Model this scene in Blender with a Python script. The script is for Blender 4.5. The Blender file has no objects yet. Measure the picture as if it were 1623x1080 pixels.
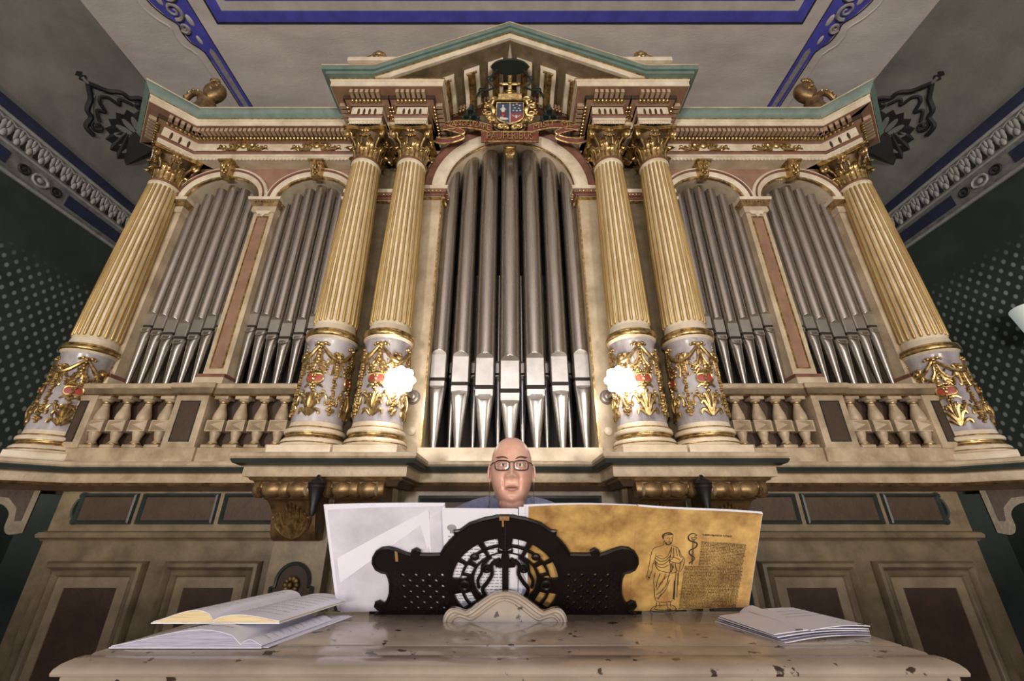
import bpy, bmesh, math, random
from mathutils import Vector, Matrix
random.seed(7)
S = bpy.context.scene
COL = S.collection
PI = math.pi
FLOOR = 0.18          # gallery floor level; the eye of the camera is 1.27 m above it
# ------------------------------------------------------------------ camera
cam_d = bpy.data.cameras.new('camera'); cam = bpy.data.objects.new('camera', cam_d); COL.objects.link(cam)
cam_d.sensor_fit = 'HORIZONTAL'; cam_d.sensor_width = 36.0; cam_d.lens = 655.0/1623.0*36.0
cam_d.shift_x = 0.002; cam_d.clip_start = 0.02
cam.location = (0, 0, 1.45); cam.rotation_euler = (math.radians(90+24), 0, 0)
S.camera = cam
# ------------------------------------------------------------------ world, added fill lights in the nave, exposure
w = bpy.data.worlds.new('world'); S.world = w; w.use_nodes = True
w.node_tree.nodes['Background'].inputs[0].default_value = (0.62, 0.60, 0.60, 1)
w.node_tree.nodes['Background'].inputs[1].default_value = 0.24
def area(name, loc, target, size, power, color, shape='DISK'):
    l = bpy.data.lights.new(name, 'AREA'); l.shape = shape; l.size = size; l.energy = power; l.color = color
    o = bpy.data.objects.new(name, l); COL.objects.link(o); o.location = loc
    o.rotation_euler = (Vector(target)-Vector(loc)).to_track_quat('-Z', 'Y').to_euler()
    return o
def point_fill(name, loc, power, color, radius=0.35):
    l = bpy.data.lights.new(name, 'POINT'); l.energy = power; l.color = color; l.shadow_soft_size = radius
    o = bpy.data.objects.new(name, l); COL.objects.link(o); o.location = loc; return o
point_fill('nave_fill_left', (-2.6, -6.2, 0.95), 1230, (1.0, 0.90, 0.77), 0.45)  # this pair is unseen fill, added low in the nave to light the organ front
point_fill('nave_fill_right', (2.6, -6.2, 0.95), 980, (1.0, 0.88, 0.74), 0.45)
area('nave_fill_high', (0.0, -8.0, 3.6), (0, 3, 3.4), 3.0, 160, (0.92, 0.93, 1.0))  # unseen cool fill, added high behind the camera to brighten the organ
S.view_settings.view_transform = 'Standard'; S.view_settings.look = 'None'
S.view_settings.exposure = 0.22; S.view_settings.gamma = 1.0; S.view_settings.use_curve_mapping = False

# ------------------------------------------------------------------ materials
MATS = {}
def mat(name, col, rough=0.5, metal=0.0, var=0.0, col2=None, scale=6.0, stretch=(1,1,1), bump=0.0, bscale=40.0,
        spec=0.5, emit=None, estr=0.0, chips=None, chip_scale=14.0, chip_t=0.66, rvar=0.0, coat=0.0, trans=0.0):
    m = bpy.data.materials.new(name); m.use_nodes = True; nt = m.node_tree; N = nt.nodes; L = nt.links
    b = N['Principled BSDF']; b.inputs['Base Color'].default_value = (*col, 1)
    b.inputs['Roughness'].default_value = rough; b.inputs['Metallic'].default_value = metal
    b.inputs['Specular IOR Level'].default_value = spec
    if coat: b.inputs['Coat Weight'].default_value = coat
    if trans: b.inputs['Transmission Weight'].default_value = trans
    if emit: b.inputs['Emission Color'].default_value = (*emit, 1); b.inputs['Emission Strength'].default_value = estr
    if var or col2 or bump or chips or rvar:
        g = N.new('ShaderNodeNewGeometry')
        mp = N.new('ShaderNodeMapping'); mp.inputs['Scale'].default_value = stretch; L.new(g.outputs['Position'], mp.inputs[0])
        n = N.new('ShaderNodeTexNoise'); n.inputs['Scale'].default_value = scale; n.inputs['Detail'].default_value = 7; n.inputs['Roughness'].default_value = 0.62
        L.new(mp.outputs[0], n.inputs['Vector'])
        c2 = col2 if col2 else tuple(c*(1-var) for c in col)
        r = N.new('ShaderNodeValToRGB'); r.color_ramp.elements[0].position = 0.34; r.color_ramp.elements[1].position = 0.66
        r.color_ramp.elements[0].color = (*c2, 1); r.color_ramp.elements[1].color = (*col, 1)
        L.new(n.outputs['Fac'], r.inputs[0]); out = r.outputs[0]
        if chips:
            n2 = N.new('ShaderNodeTexNoise'); n2.inputs['Scale'].default_value = chip_scale; n2.inputs['Detail'].default_value = 5; L.new(g.outputs['Position'], n2.inputs['Vector'])
            r2 = N.new('ShaderNodeValToRGB'); r2.color_ramp.elements[0].position = chip_t; r2.color_ramp.elements[1].position = chip_t+0.025
            L.new(n2.outputs['Fac'], r2.inputs[0])
            mx = N.new('ShaderNodeMix'); mx.data_type = 'RGBA'; L.new(r2.outputs[0], mx.inputs[0]); L.new(out, mx.inputs[6]); mx.inputs[7].default_value = (*chips, 1); out = mx.outputs[2]
        L.new(out, b.inputs['Base Color'])
        if rvar:
            mr = N.new('ShaderNodeMapRange'); mr.inputs['To Min'].default_value = rough-rvar; mr.inputs['To Max'].default_value = rough+rvar
            L.new(n.outputs['Fac'], mr.inputs[0]); L.new(mr.outputs[0], b.inputs['Roughness'])
        if bump:
            n3 = N.new('ShaderNodeTexNoise'); n3.inputs['Scale'].default_value = bscale; n3.inputs['Detail'].default_value = 4; L.new(mp.outputs[0], n3.inputs['Vector'])
            bp = N.new('ShaderNodeBump'); bp.inputs['Strength'].default_value = bump; bp.inputs['Distance'].default_value = 0.01
            L.new(n3.outputs['Fac'], bp.inputs['Height']); L.new(bp.outputs[0], b.inputs['Normal'])
    MATS[name] = m
    return m
mat('cream', (0.62,0.51,0.365), 0.42, col2=(0.39,0.30,0.195), scale=5, bump=0.15)
mat('bracketbrown', (0.20,0.12,0.055), 0.42, metal=0.45, col2=(0.07,0.04,0.02), scale=14)
mat('wallplain', (0.046,0.060,0.053), 0.6, col2=(0.030,0.040,0.036), scale=2.5)
mat('capground', (0.16,0.10,0.045), 0.5, metal=0.5, col2=(0.07,0.042,0.02), scale=18)
mat('tan', (0.52,0.41,0.28), 0.42, col2=(0.30,0.225,0.145), scale=8, bump=0.2)
mat('cream_light', (0.78,0.68,0.54), 0.38, col2=(0.55,0.45,0.32), scale=6)
mat('olive', (0.235,0.178,0.108), 0.42, col2=(0.12,0.09,0.053), scale=7, bump=0.2)
mat('olivelight', (0.34,0.265,0.17), 0.42, col2=(0.20,0.15,0.095), scale=7, bump=0.15)
mat('brown', (0.066,0.036,0.020), 0.6, col2=(0.042,0.024,0.015), scale=9, bump=0.25)
mat('pinkbrown', (0.33,0.19,0.12), 0.55, col2=(0.23,0.13,0.085), scale=8)
mat('redbrown', (0.24,0.095,0.06), 0.5, col2=(0.14,0.06,0.04), scale=10)
mat('sagegreen', (0.17,0.24,0.205), 0.45, col2=(0.11,0.165,0.14), scale=9)
mat('darktrim', (0.032,0.045,0.042), 0.42, col2=(0.02,0.026,0.024), scale=8)
mat('gold', (0.74,0.53,0.235), 0.34, metal=0.88, col2=(0.20,0.12,0.045), scale=30, rvar=0.08)
mat('dentil', (0.50,0.355,0.25), 0.5, col2=(0.36,0.24,0.16), scale=12)
mat('oldgold', (0.36,0.235,0.105), 0.42, metal=0.65, col2=(0.12,0.072,0.035), scale=18)
mat('flutegold', (0.62,0.44,0.18), 0.40, metal=0.45, col2=(0.40,0.255,0.09), scale=14, stretch=(1,1,0.15))
mat('fluteground', (0.82,0.74,0.58), 0.42, col2=(0.62,0.51,0.34), scale=8)
mat('pipemetal', (0.50,0.455,0.41), 0.27, metal=0.93, col2=(0.40,0.36,0.315), scale=5, stretch=(6,6,0.35), rvar=0.05)
mat('lipmetal', (0.66,0.63,0.60), 0.36, metal=0.80, col2=(0.52,0.49,0.46), scale=9)  # paler than pipemetal: the lamp reflection on the lips is put into the colour
mat('footmetal', (0.60,0.575,0.56), 0.36, metal=0.92, col2=(0.40,0.375,0.355), scale=9, stretch=(6,6,0.4))
mat('lipdull', (0.52,0.485,0.44), 0.42, metal=0.85, col2=(0.42,0.385,0.345), scale=9)
mat('slot', (0.02,0.014,0.012), 0.8)
mat('interior', (0.018,0.014,0.013), 0.9)
mat('marble', (0.56,0.53,0.55), 0.25, col2=(0.21,0.175,0.195), scale=4.5, stretch=(1,1,0.6))
mat('cartouche', (0.42,0.065,0.045), 0.45, col2=(0.28,0.04,0.03), scale=20)
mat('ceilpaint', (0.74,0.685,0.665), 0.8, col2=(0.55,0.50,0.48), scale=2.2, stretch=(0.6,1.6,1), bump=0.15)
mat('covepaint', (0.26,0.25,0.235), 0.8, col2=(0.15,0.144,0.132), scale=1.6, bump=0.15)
mat('ceilblue', (0.10,0.10,0.58), 0.7, col2=(0.07,0.07,0.42), scale=6)
mat('paintline', (0.62,0.58,0.56), 0.8, var=0.2)
mat('paintgrey', (0.40,0.37,0.37), 0.8, var=0.35, scale=20)
mat('stencilblack', (0.022,0.021,0.022), 0.7, var=0.4)
mat('stencilgrey', (0.26,0.255,0.25), 0.75, var=0.3)
mat('friezenavy', (0.030,0.036,0.085), 0.6, var=0.3)
mat('friezegrey', (0.25,0.24,0.235), 0.7, col2=(0.13,0.125,0.12), scale=12)
mat('friezelight', (0.42,0.41,0.40), 0.7, var=0.3, scale=20)
mat('floorwood', (0.16,0.09,0.05), 0.5, col2=(0.08,0.045,0.025), scale=4, stretch=(6,1,1))
mat('consolepaint', (0.45,0.375,0.305), 0.24, col2=(0.30,0.24,0.19), scale=4.5, chips=(0.045,0.030,0.022), chip_scale=26, chip_t=0.635, bump=0.1, bscale=20, coat=0.3)
mat('consoledark', (0.05,0.036,0.028), 0.4, var=0.4)
mat('deskblack', (0.005,0.0035,0.004), 0.35, col2=(0.010,0.0065,0.006), scale=14, spec=0.3)
mat('deskwood', (0.32,0.17,0.08), 0.5, var=0.2)
mat('paper', (0.76,0.755,0.85), 0.6, var=0.04, scale=8)
mat('paperplastic', (0.72,0.70,0.80), 0.22, col2=(0.50,0.48,0.57), scale=7, coat=0.4)
mat('paperedge', (0.46,0.43,0.56), 0.7, col2=(0.24,0.22,0.32), scale=40, stretch=(0.4,1,22))
mat('papercream', (0.70,0.58,0.36), 0.7, col2=(0.46,0.35,0.19), scale=40, stretch=(0.4,1,22))
mat('ink', (0.03,0.022,0.018), 0.7)
mat('inkgrey', (0.30,0.29,0.32), 0.7)
mat('parchment', (0.66,0.43,0.15), 0.38, col2=(0.27,0.135,0.045), scale=13, coat=0.15)
mat('skin', (0.68,0.42,0.33), 0.38, col2=(0.60,0.31,0.235), scale=16, bump=0.06, bscale=90)
mat('lipskin', (0.47,0.20,0.16), 0.45)
mat('brow', (0.11,0.075,0.06), 0.8)
mat('eyewhite', (0.72,0.68,0.64), 0.2)
mat('iris', (0.10,0.07,0.05), 0.2)
mat('glassframe', (0.018,0.014,0.014), 0.3)
mat('shirt', (0.22,0.235,0.36), 0.8, col2=(0.155,0.165,0.28), scale=60)
mat('trousers', (0.03,0.03,0.04), 0.8, var=0.3)
mat('hatgreen', (0.012,0.024,0.017), 0.6, var=0.4)
mat('arms_blue', (0.012,0.032,0.085), 0.35, var=0.3, scale=30)
mat('arms_red', (0.27,0.022,0.018), 0.35, var=0.3, scale=30)
mat('arms_white', (0.65,0.62,0.58), 0.4, var=0.2)
mat('ribbonred', (0.21,0.055,0.035), 0.5, col2=(0.12,0.03,0.02), scale=20)
mat('darkiron', (0.012,0.010,0.010), 0.45)
mat('lampglass', (0.95,0.93,0.90), 0.3, emit=(1.0,0.92,0.82), estr=18.0)
mat('shadewhite', (0.80,0.82,0.80), 0.6, emit=(0.85,0.95,0.9), estr=0.25)
mat('bulbholder', (0.42,0.36,0.33), 0.35, metal=0.6, var=0.3)
mat('benchwood', (0.13,0.075,0.04), 0.45, var=0.4)
mat('ivory', (0.78,0.74,0.64), 0.3)
# clear lens
m = bpy.data.materials.new('lens'); m.use_nodes = True; nt = m.node_tree
for n in list(nt.nodes): nt.nodes.remove(n)
o_ = nt.nodes.new('ShaderNodeOutputMaterial'); mx_ = nt.nodes.new('ShaderNodeMixShader'); tr_ = nt.nodes.new('ShaderNodeBsdfTransparent'); gl_ = nt.nodes.new('ShaderNodeBsdfGlossy')
gl_.inputs['Roughness'].default_value = 0.04; fr_ = nt.nodes.new('ShaderNodeFresnel'); fr_.inputs[0].default_value = 2.0
nt.links.new(fr_.outputs[0], mx_.inputs[0]); nt.links.new(tr_.outputs[0], mx_.inputs[1]); nt.links.new(gl_.outputs[0], mx_.inputs[2]); nt.links.new(mx_.outputs[0], o_.inputs[0])
MATS['lens'] = m
# side wall: dark green with a lattice of pale spots (diamond grid, in wall coordinates Y,Z)
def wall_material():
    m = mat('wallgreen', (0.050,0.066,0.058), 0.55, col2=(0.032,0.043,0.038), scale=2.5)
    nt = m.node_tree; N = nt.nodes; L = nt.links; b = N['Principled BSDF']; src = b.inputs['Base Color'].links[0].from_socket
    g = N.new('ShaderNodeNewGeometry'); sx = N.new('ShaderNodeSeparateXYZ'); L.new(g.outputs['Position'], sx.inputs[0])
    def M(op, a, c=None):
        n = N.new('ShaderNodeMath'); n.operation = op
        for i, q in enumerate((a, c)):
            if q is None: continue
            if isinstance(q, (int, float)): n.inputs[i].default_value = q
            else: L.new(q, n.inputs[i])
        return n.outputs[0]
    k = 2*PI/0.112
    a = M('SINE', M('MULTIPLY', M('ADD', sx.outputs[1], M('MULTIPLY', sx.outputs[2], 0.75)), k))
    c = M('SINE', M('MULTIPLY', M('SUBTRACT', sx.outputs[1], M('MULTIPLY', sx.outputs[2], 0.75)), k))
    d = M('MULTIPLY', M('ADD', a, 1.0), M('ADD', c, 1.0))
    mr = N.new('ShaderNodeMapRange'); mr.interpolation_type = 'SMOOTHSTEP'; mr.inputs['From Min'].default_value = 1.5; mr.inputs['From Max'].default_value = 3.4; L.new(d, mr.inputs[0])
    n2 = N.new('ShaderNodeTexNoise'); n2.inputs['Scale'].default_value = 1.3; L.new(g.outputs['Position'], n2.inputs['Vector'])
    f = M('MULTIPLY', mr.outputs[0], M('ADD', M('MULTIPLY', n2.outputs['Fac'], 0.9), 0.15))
    # the field of spots: a band from 2.1 to 4.15 m up
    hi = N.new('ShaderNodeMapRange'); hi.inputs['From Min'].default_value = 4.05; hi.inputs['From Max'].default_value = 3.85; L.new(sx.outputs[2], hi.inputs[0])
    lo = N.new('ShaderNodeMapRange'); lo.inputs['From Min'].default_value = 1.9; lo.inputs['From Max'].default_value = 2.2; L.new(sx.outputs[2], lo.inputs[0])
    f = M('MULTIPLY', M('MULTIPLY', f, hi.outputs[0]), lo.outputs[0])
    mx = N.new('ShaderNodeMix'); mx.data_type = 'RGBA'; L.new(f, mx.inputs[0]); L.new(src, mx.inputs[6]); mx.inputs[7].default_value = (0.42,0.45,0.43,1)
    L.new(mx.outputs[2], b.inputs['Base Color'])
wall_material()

# ------------------------------------------------------------------ mesh helpers
ORG = {}
class MB:
    def __init__(s): s.v = []; s.f = []
    def add(s, vs, fs, M=None):
        k = len(s.v)
        if M is not None: vs = [M @ Vector(p) for p in vs]
        s.v += [tuple(p) for p in vs]; s.f += [tuple(i+k for i in f) for f in fs]
        return s
    def box(s, x0, x1, y0, y1, z0, z1, M=None):
        vs = [(x0,y0,z0),(x1,y0,z0),(x1,y1,z0),(x0,y1,z0),(x0,y0,z1),(x1,y0,z1),(x1,y1,z1),(x0,y1,z1)]
        return s.add(vs, [(0,3,2,1),(4,5,6,7),(0,1,5,4),(1,2,6,5),(2,3,7,6),(3,0,4,7)], M)
    def cbox(s, x0, x1, y0, y1, z0, z1, c=0.006, M=None):       # box with chamfered edges
        bm = bmesh.new(); bmesh.ops.create_cube(bm, size=1)
        for v in bm.verts: v.co = ((x0+x1)/2+v.co.x*(x1-x0), (y0+y1)/2+v.co.y*(y1-y0), (z0+z1)/2+v.co.z*(z1-z0))
        bmesh.ops.bevel(bm, geom=bm.edges[:], offset=c, segments=2, affect='EDGES', profile=0.5)
        bm.verts.index_update()
        s.add([v.co.copy() for v in bm.verts], [tuple(v.index for v in f.verts) for f in bm.faces], M); bm.free(); return s
    def prism(s, poly, y0, y1, M=None):                          # polygon in XZ, extruded along Y
        n = len(poly)
        a = sum(poly[i][0]*poly[(i+1)%n][1]-poly[(i+1)%n][0]*poly[i][1] for i in range(n))
        if a < 0: poly = poly[::-1]
        vs = [(x,y0,z) for x,z in poly]+[(x,y1,z) for x,z in poly]
        fs = [tuple(range(n)), tuple(range(2*n-1,n-1,-1))]+[(i,i+n,(i+1)%n+n,(i+1)%n) for i in range(n)]
        return s.add(vs, fs, M)
    def lathe(s, prof, n=24, c=(0,0,0), M=None):
        vs = []; fs = []; k = len(prof)
        for i in range(n):
            a = 2*PI*i/n
            for r, z in prof: vs.append((c[0]+r*math.sin(a), c[1]-r*math.cos(a), c[2]+z))
        for i in range(n):
            j = (i+1) % n
            for q in range(k-1): fs.append((i*k+q, j*k+q, j*k+q+1, i*k+q+1))
        fs.append(tuple(i*k for i in range(n))[::-1]); fs.append(tuple(i*k+k-1 for i in range(n)))
        return s.add(vs, fs, M)
    def ell(s, c, r, n=8, m=6, M=None):
        if not hasattr(r, '__len__'): r = (r,r,r)
        vs = [(c[0],c[1],c[2]-r[2])]; fs = []
        for j in range(1, m):
            b = -PI/2+PI*j/m
            for i in range(n):
                a = 2*PI*i/n; vs.append((c[0]+r[0]*math.cos(b)*math.cos(a), c[1]+r[1]*math.cos(b)*math.sin(a), c[2]+r[2]*math.sin(b)))
        vs.append((c[0],c[1],c[2]+r[2])); T = len(vs)-1
        for i in range(n):
            k = (i+1) % n
            fs.append((0,1+k,1+i)); fs.append((T,T-n+i,T-n+k))
            for j in range(m-2): fs.append((1+j*n+i,1+j*n+k,1+(j+1)*n+k,1+(j+1)*n+i))
        return s.add(vs, fs, M)
    def tube(s, pts, r, n=6, closed=False, M=None, flat=None):
        pts = [Vector(p) for p in pts]; K = len(pts)
        if not hasattr(r, '__len__'): r = [r]*K
        vs = []; fs = []; nor = None
        for i in range(K):
            if closed: t = pts[(i+1)%K]-pts[i-1]
            else: t = pts[min(i+1,K-1)]-pts[max(i-1,0)]
            if t.length < 1e-9: t = Vector((0,0,1))
            t.normalize()
            if nor is None: nor = t.orthogonal().normalized() if flat is None else Vector(flat)
            nor = nor-t*nor.dot(t)
            if nor.length < 1e-6: nor = t.orthogonal()
            nor.normalize(); bi = t.cross(nor)
            for q in range(n):
                a = 2*PI*q/n; vs.append(pts[i]+(nor*math.cos(a)+bi*math.sin(a))*r[i])
        for i in range(K if closed else K-1):
            j = (i+1) % K
            for q in range(n): fs.append((i*n+q, i*n+(q+1)%n, j*n+(q+1)%n, j*n+q))
        if not closed: fs += [tuple(range(n))[::-1], tuple(range((K-1)*n, K*n))]
        return s.add(vs, fs, M)
    def sweep(s, prof, path, M=None):        # closed profile (outward, z) along an open plan path; outward = right of travel
        P = [Vector((p[0],p[1])) for p in path]; K = len(P); n = len(prof); vs = []; fs = []
        nn = []
        for i in range(K-1):
            d = (P[i+1]-P[i]).normalized(); nn.append(Vector((d.y,-d.x)))
        for i in range(K):
            if i == 0: m_ = nn[0]
            elif i == K-1: m_ = nn[-1]
            else: m_ = (nn[i-1]+nn[i])/max(0.25, 1+nn[i-1].dot(nn[i]))
            for o, z in prof: vs.append((P[i].x+m_.x*o, P[i].y+m_.y*o, z))
        for i in range(K-1):
            for q in range(n): fs.append((i*n+q, i*n+(q+1)%n, (i+1)*n+(q+1)%n, (i+1)*n+q))
        fs += [tuple(range(n))[::-1], tuple(range((K-1)*n, K*n))]
        return s.add(vs, fs, M)
    def ring(s, cx, zs, steps, n=32, a0=0.0, a1=PI):   # arch moulding: steps = [(rx, rz, y)...], open strip closed back
        k = len(steps); vs = []; fs = []
        for i in range(n+1):
            a = a0+(a1-a0)*i/n
            for rx, rz, y in steps: vs.append((cx+rx*math.cos(a), y, zs+rz*math.sin(a)))
        for i in range(n):
            for q in range(k): fs.append((i*k+q, (i+1)*k+q, (i+1)*k+(q+1)%k, i*k+(q+1)%k))
        fs += [tuple(range(k)), tuple(range(n*k, n*k+k))[::-1]]
        return s.add(vs, fs)
    def rect(s, x0, x1, z0, z1, steps):                  # picture-frame moulding: steps = [(inset, y)...]
        k = len(steps); vs = []; fs = []
        for d, y in steps: vs += [(x0+d,y,z0+d),(x1-d,y,z0+d),(x1-d,y,z1-d),(x0+d,y,z1-d)]
        for q in range(k-1):
            for i in range(4): fs.append((q*4+i, q*4+(i+1)%4, (q+1)*4+(i+1)%4, (q+1)*4+i))
        return s.add(vs, fs)
    def mirror(s): 
        s.v = [(-x,y,z) for x,y,z in s.v]; s.f = [f[::-1] for f in s.f]; return s
    def mesh(s, name, material, org=(0,0,0), smooth=35):
        me = bpy.data.meshes.new(name)
        me.from_pydata([(x-org[0],y-org[1],z-org[2]) for x,y,z in s.v], [], s.f); me.update()
        bm = bmesh.new(); bm.from_mesh(me); bmesh.ops.recalc_face_normals(bm, faces=bm.faces[:]); bm.to_mesh(me); bm.free()
        if smooth:
            me.polygons.foreach_set('use_smooth', [True]*len(me.polygons)); me.set_sharp_from_angle(angle=math.radians(smooth))
        me.materials.append(MATS[material])
        return me
    def build(s, name, material, parent=None, org=None, smooth=35):
        po = ORG.get(parent.name, Vector((0,0,0))) if parent else Vector((0,0,0))
        og = Vector(org) if org is not None else po
        return put(name, s.mesh(name, material, og, smooth), parent, og-po, og)
def put(name, me, parent=None, loc=(0,0,0), org=None, rz=0.0):
    o = bpy.data.objects.new(name, me); COL.objects.link(o); o.location = loc
    if rz: o.rotation_euler = (0,0,rz)
    if parent: o.parent = parent
    ORG[o.name] = Vector(org) if org is not None else (ORG.get(parent.name, Vector((0,0,0))) if parent else Vector((0,0,0)))+Vector(loc)
    return o
def tag(o, label=None, cat=None, group=None, kind=None):
    if label: o['label'] = label
    if cat: o['category'] = cat
    if group: o['group'] = group
    if kind: o['kind'] = kind
    return o
def thing(name, loc, label, cat, group=None, rz=0.0):
    o = bpy.data.objects.new(name, None); COL.objects.link(o); o.location = loc; o.rotation_euler = (0,0,rz); o.empty_display_size = 0.1
    ORG[o.name] = Vector(loc); return tag(o, label, cat, group)
def kids(o): return [c for c in bpy.data.objects if c.parent == o]
def copy_tree(root, loc=None, rz=None, parent=None, cache={}):
    c = root.copy(); COL.objects.link(c); c.parent = parent
    if loc is not None: c.location = loc
    if rz is not None: c.rotation_euler = (0,0,rz)
    for k in root.children: copy_tree(k, parent=c)
    return c
def fill_plate(outline, holes, y0, y1):
    """outline/holes in (x,z); returns MB with a plate between y0 and y1 that has real holes"""
    cu = bpy.data.curves.new('tmp', 'CURVE'); cu.dimensions = '2D'; cu.fill_mode = 'BOTH'
    cu.extrude = abs(y1-y0)/2
    for ring in [outline]+holes:
        sp = cu.splines.new('POLY'); sp.points.add(len(ring)-1); sp.use_cyclic_u = True
        for p, (x,z) in zip(sp.points, ring): p.co = (x,z,0,1)
    o = bpy.data.objects.new('tmp', cu); COL.objects.link(o)
    dg = bpy.context.evaluated_depsgraph_get(); dg.update()
    me = bpy.data.meshes.new_from_object(o.evaluated_get(dg))
    b = MB(); ym = (y0+y1)/2
    b.add([(v.co.x, ym-v.co.z, v.co.y) for v in me.vertices], [tuple(p.vertices) for p in me.polygons])
    bpy.data.objects.remove(o); bpy.data.curves.remove(cu); bpy.data.meshes.remove(me)
    return b
def text_mesh(txt, size=1.0, ext=0.0):
    cu = bpy.data.curves.new('tmp', 'FONT'); cu.body = txt; cu.size = size; cu.extrude = ext; cu.align_x = 'CENTER'; cu.align_y = 'CENTER'; cu.resolution_u = 3
    o = bpy.data.objects.new('tmp', cu); COL.objects.link(o)
    dg = bpy.context.evaluated_depsgraph_get(); dg.update()
    me = bpy.data.meshes.new_from_object(o.evaluated_get(dg))
    r = [v.co.copy() for v in me.vertices], [tuple(p.vertices) for p in me.polygons]
    bpy.data.objects.remove(o); bpy.data.curves.remove(cu); bpy.data.meshes.remove(me)
    return r
def bez(pts, n=8):                     # Catmull-Rom through points
    out = []; P = [Vector(p) for p in pts]; K = len(P)
    for i in range(K-1):
        p0, p1, p2, p3 = P[max(i-1,0)], P[i], P[i+1], P[min(i+2,K-1)]
        for q in range(n):
            t = q/n
            out.append(0.5*((2*p1)+(p2-p0)*t+(2*p0-5*p1+4*p2-p3)*t*t+(3*p1-p0-3*p2+p3)*t**3))
    out.append(P[-1]); return out
def spiral(c, r0, turns, a0, sgn, n=22, r1=0.15):   # points in a plane (u,v)
    return [(c[0]+r0*(1-(1-r1)*i/n)*math.cos(a0+sgn*2*PI*turns*i/n), c[1]+r0*(1-(1-r1)*i/n)*math.sin(a0+sgn*2*PI*turns*i/n)) for i in range(n+1)]
def leaf(b, L, W, curl=0.5, M=None, n=9, lobes=4):
    """acanthus leaf rising along +Z from the origin, facing -Y, tip curling towards -Y"""
    vs = []; fs = []
    for i in range(n+1):
        t = i/n
        wd = W*(math.sin(PI*min(1,0.18+0.82*t))**0.55)*(0.78+0.22*abs(math.cos(PI*lobes*t)))*(1 if t < 0.99 else 0.35)
        th = max(0, t-0.55)/0.45*curl*PI
        z = L*(min(t,0.55)+(math.sin(th)/max(th,1e-4) if th > 0 else 0)*max(0,t-0.55))
        y = -L*((1-math.cos(th))/max(th,1e-4) if th > 0 else 0)*max(0,t-0.55)-L*0.10*t
        for q, (fx, fy) in enumerate(((-1,0.10),(-0.55,-0.10),(-0.15,0.02),(0,-0.16),(0.15,0.02),(0.55,-0.10),(1,0.10))):
            vs.append((fx*wd/2, y+fy*W*0.5, z-abs(fx)*wd*0.12))
    for i in range(n):
        for q in range(6): fs.append((i*7+q, i*7+q+1, i*7+q+8, i*7+q+7))
    # give it thickness
    k = len(vs); vs2 = [(x,y+0.006,z) for x,y,z in vs]
    fs2 = [tuple(a+k for a in f[::-1]) for f in fs]
    return b.add(vs+vs2, fs+fs2, M)

# ================================================================== THE ROOM
WX, CZ, BY = 5.0, 6.2, 4.6
COVEZ, COVEX = 5.295, 4.26
floor = tag(MB().box(-WX-0.2, WX+0.2, -1.15, BY+0.2, FLOOR-0.15, FLOOR).build('floor', 'floorwood'), kind='structure')
for k in range(26):
    x0 = -3.9+k*0.3
    MB().cbox(x0+0.003, x0+0.297, -0.95, BY-0.02, FLOOR-0.004, FLOOR+0.004, 0.002).build('plank', 'floorwood', floor)
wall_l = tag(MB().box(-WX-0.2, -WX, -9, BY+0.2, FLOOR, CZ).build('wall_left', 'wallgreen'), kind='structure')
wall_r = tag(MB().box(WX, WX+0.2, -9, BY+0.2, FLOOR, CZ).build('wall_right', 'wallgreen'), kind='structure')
tag(MB().box(-WX, WX, -1.12, -0.98, FLOOR-0.15, 1.06).box(-WX, WX, -1.18, -0.92, 1.06, 1.11).build('light_blocker', 'olive'), kind='structure')  # unseen parapet, added to shade the lower organ from the nave lights
wall_b = tag(MB().box(-WX, WX, BY, BY+0.2, FLOOR, CZ).build('wall_back', 'wallplain'), kind='structure')
ceil = tag(MB().box(-WX-0.2, WX+0.2, -9, BY+0.2, CZ, CZ+0.2).build('ceiling', 'ceilpaint'), kind='structure')
def cove_pt(t):      # t 0 at the wall, 1 at the ceiling -> (|x|, z) and inward normal
    a = t*PI/2
    x = COVEX+(WX-COVEX)*math.cos(a)**0.9 if t < 1 else COVEX; z = COVEZ+(CZ-COVEZ)*math.sin(a)**0.9 if t > 0 else COVEZ
    return x, z
def cove_n(t):
    a = cove_pt(max(0,t-0.02)); b = cove_pt(min(1,t+0.02)); d = Vector((b[0]-a[0], b[1]-a[1])).normalized()
    return Vector((-abs(d.y), -abs(d.x)))
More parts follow.
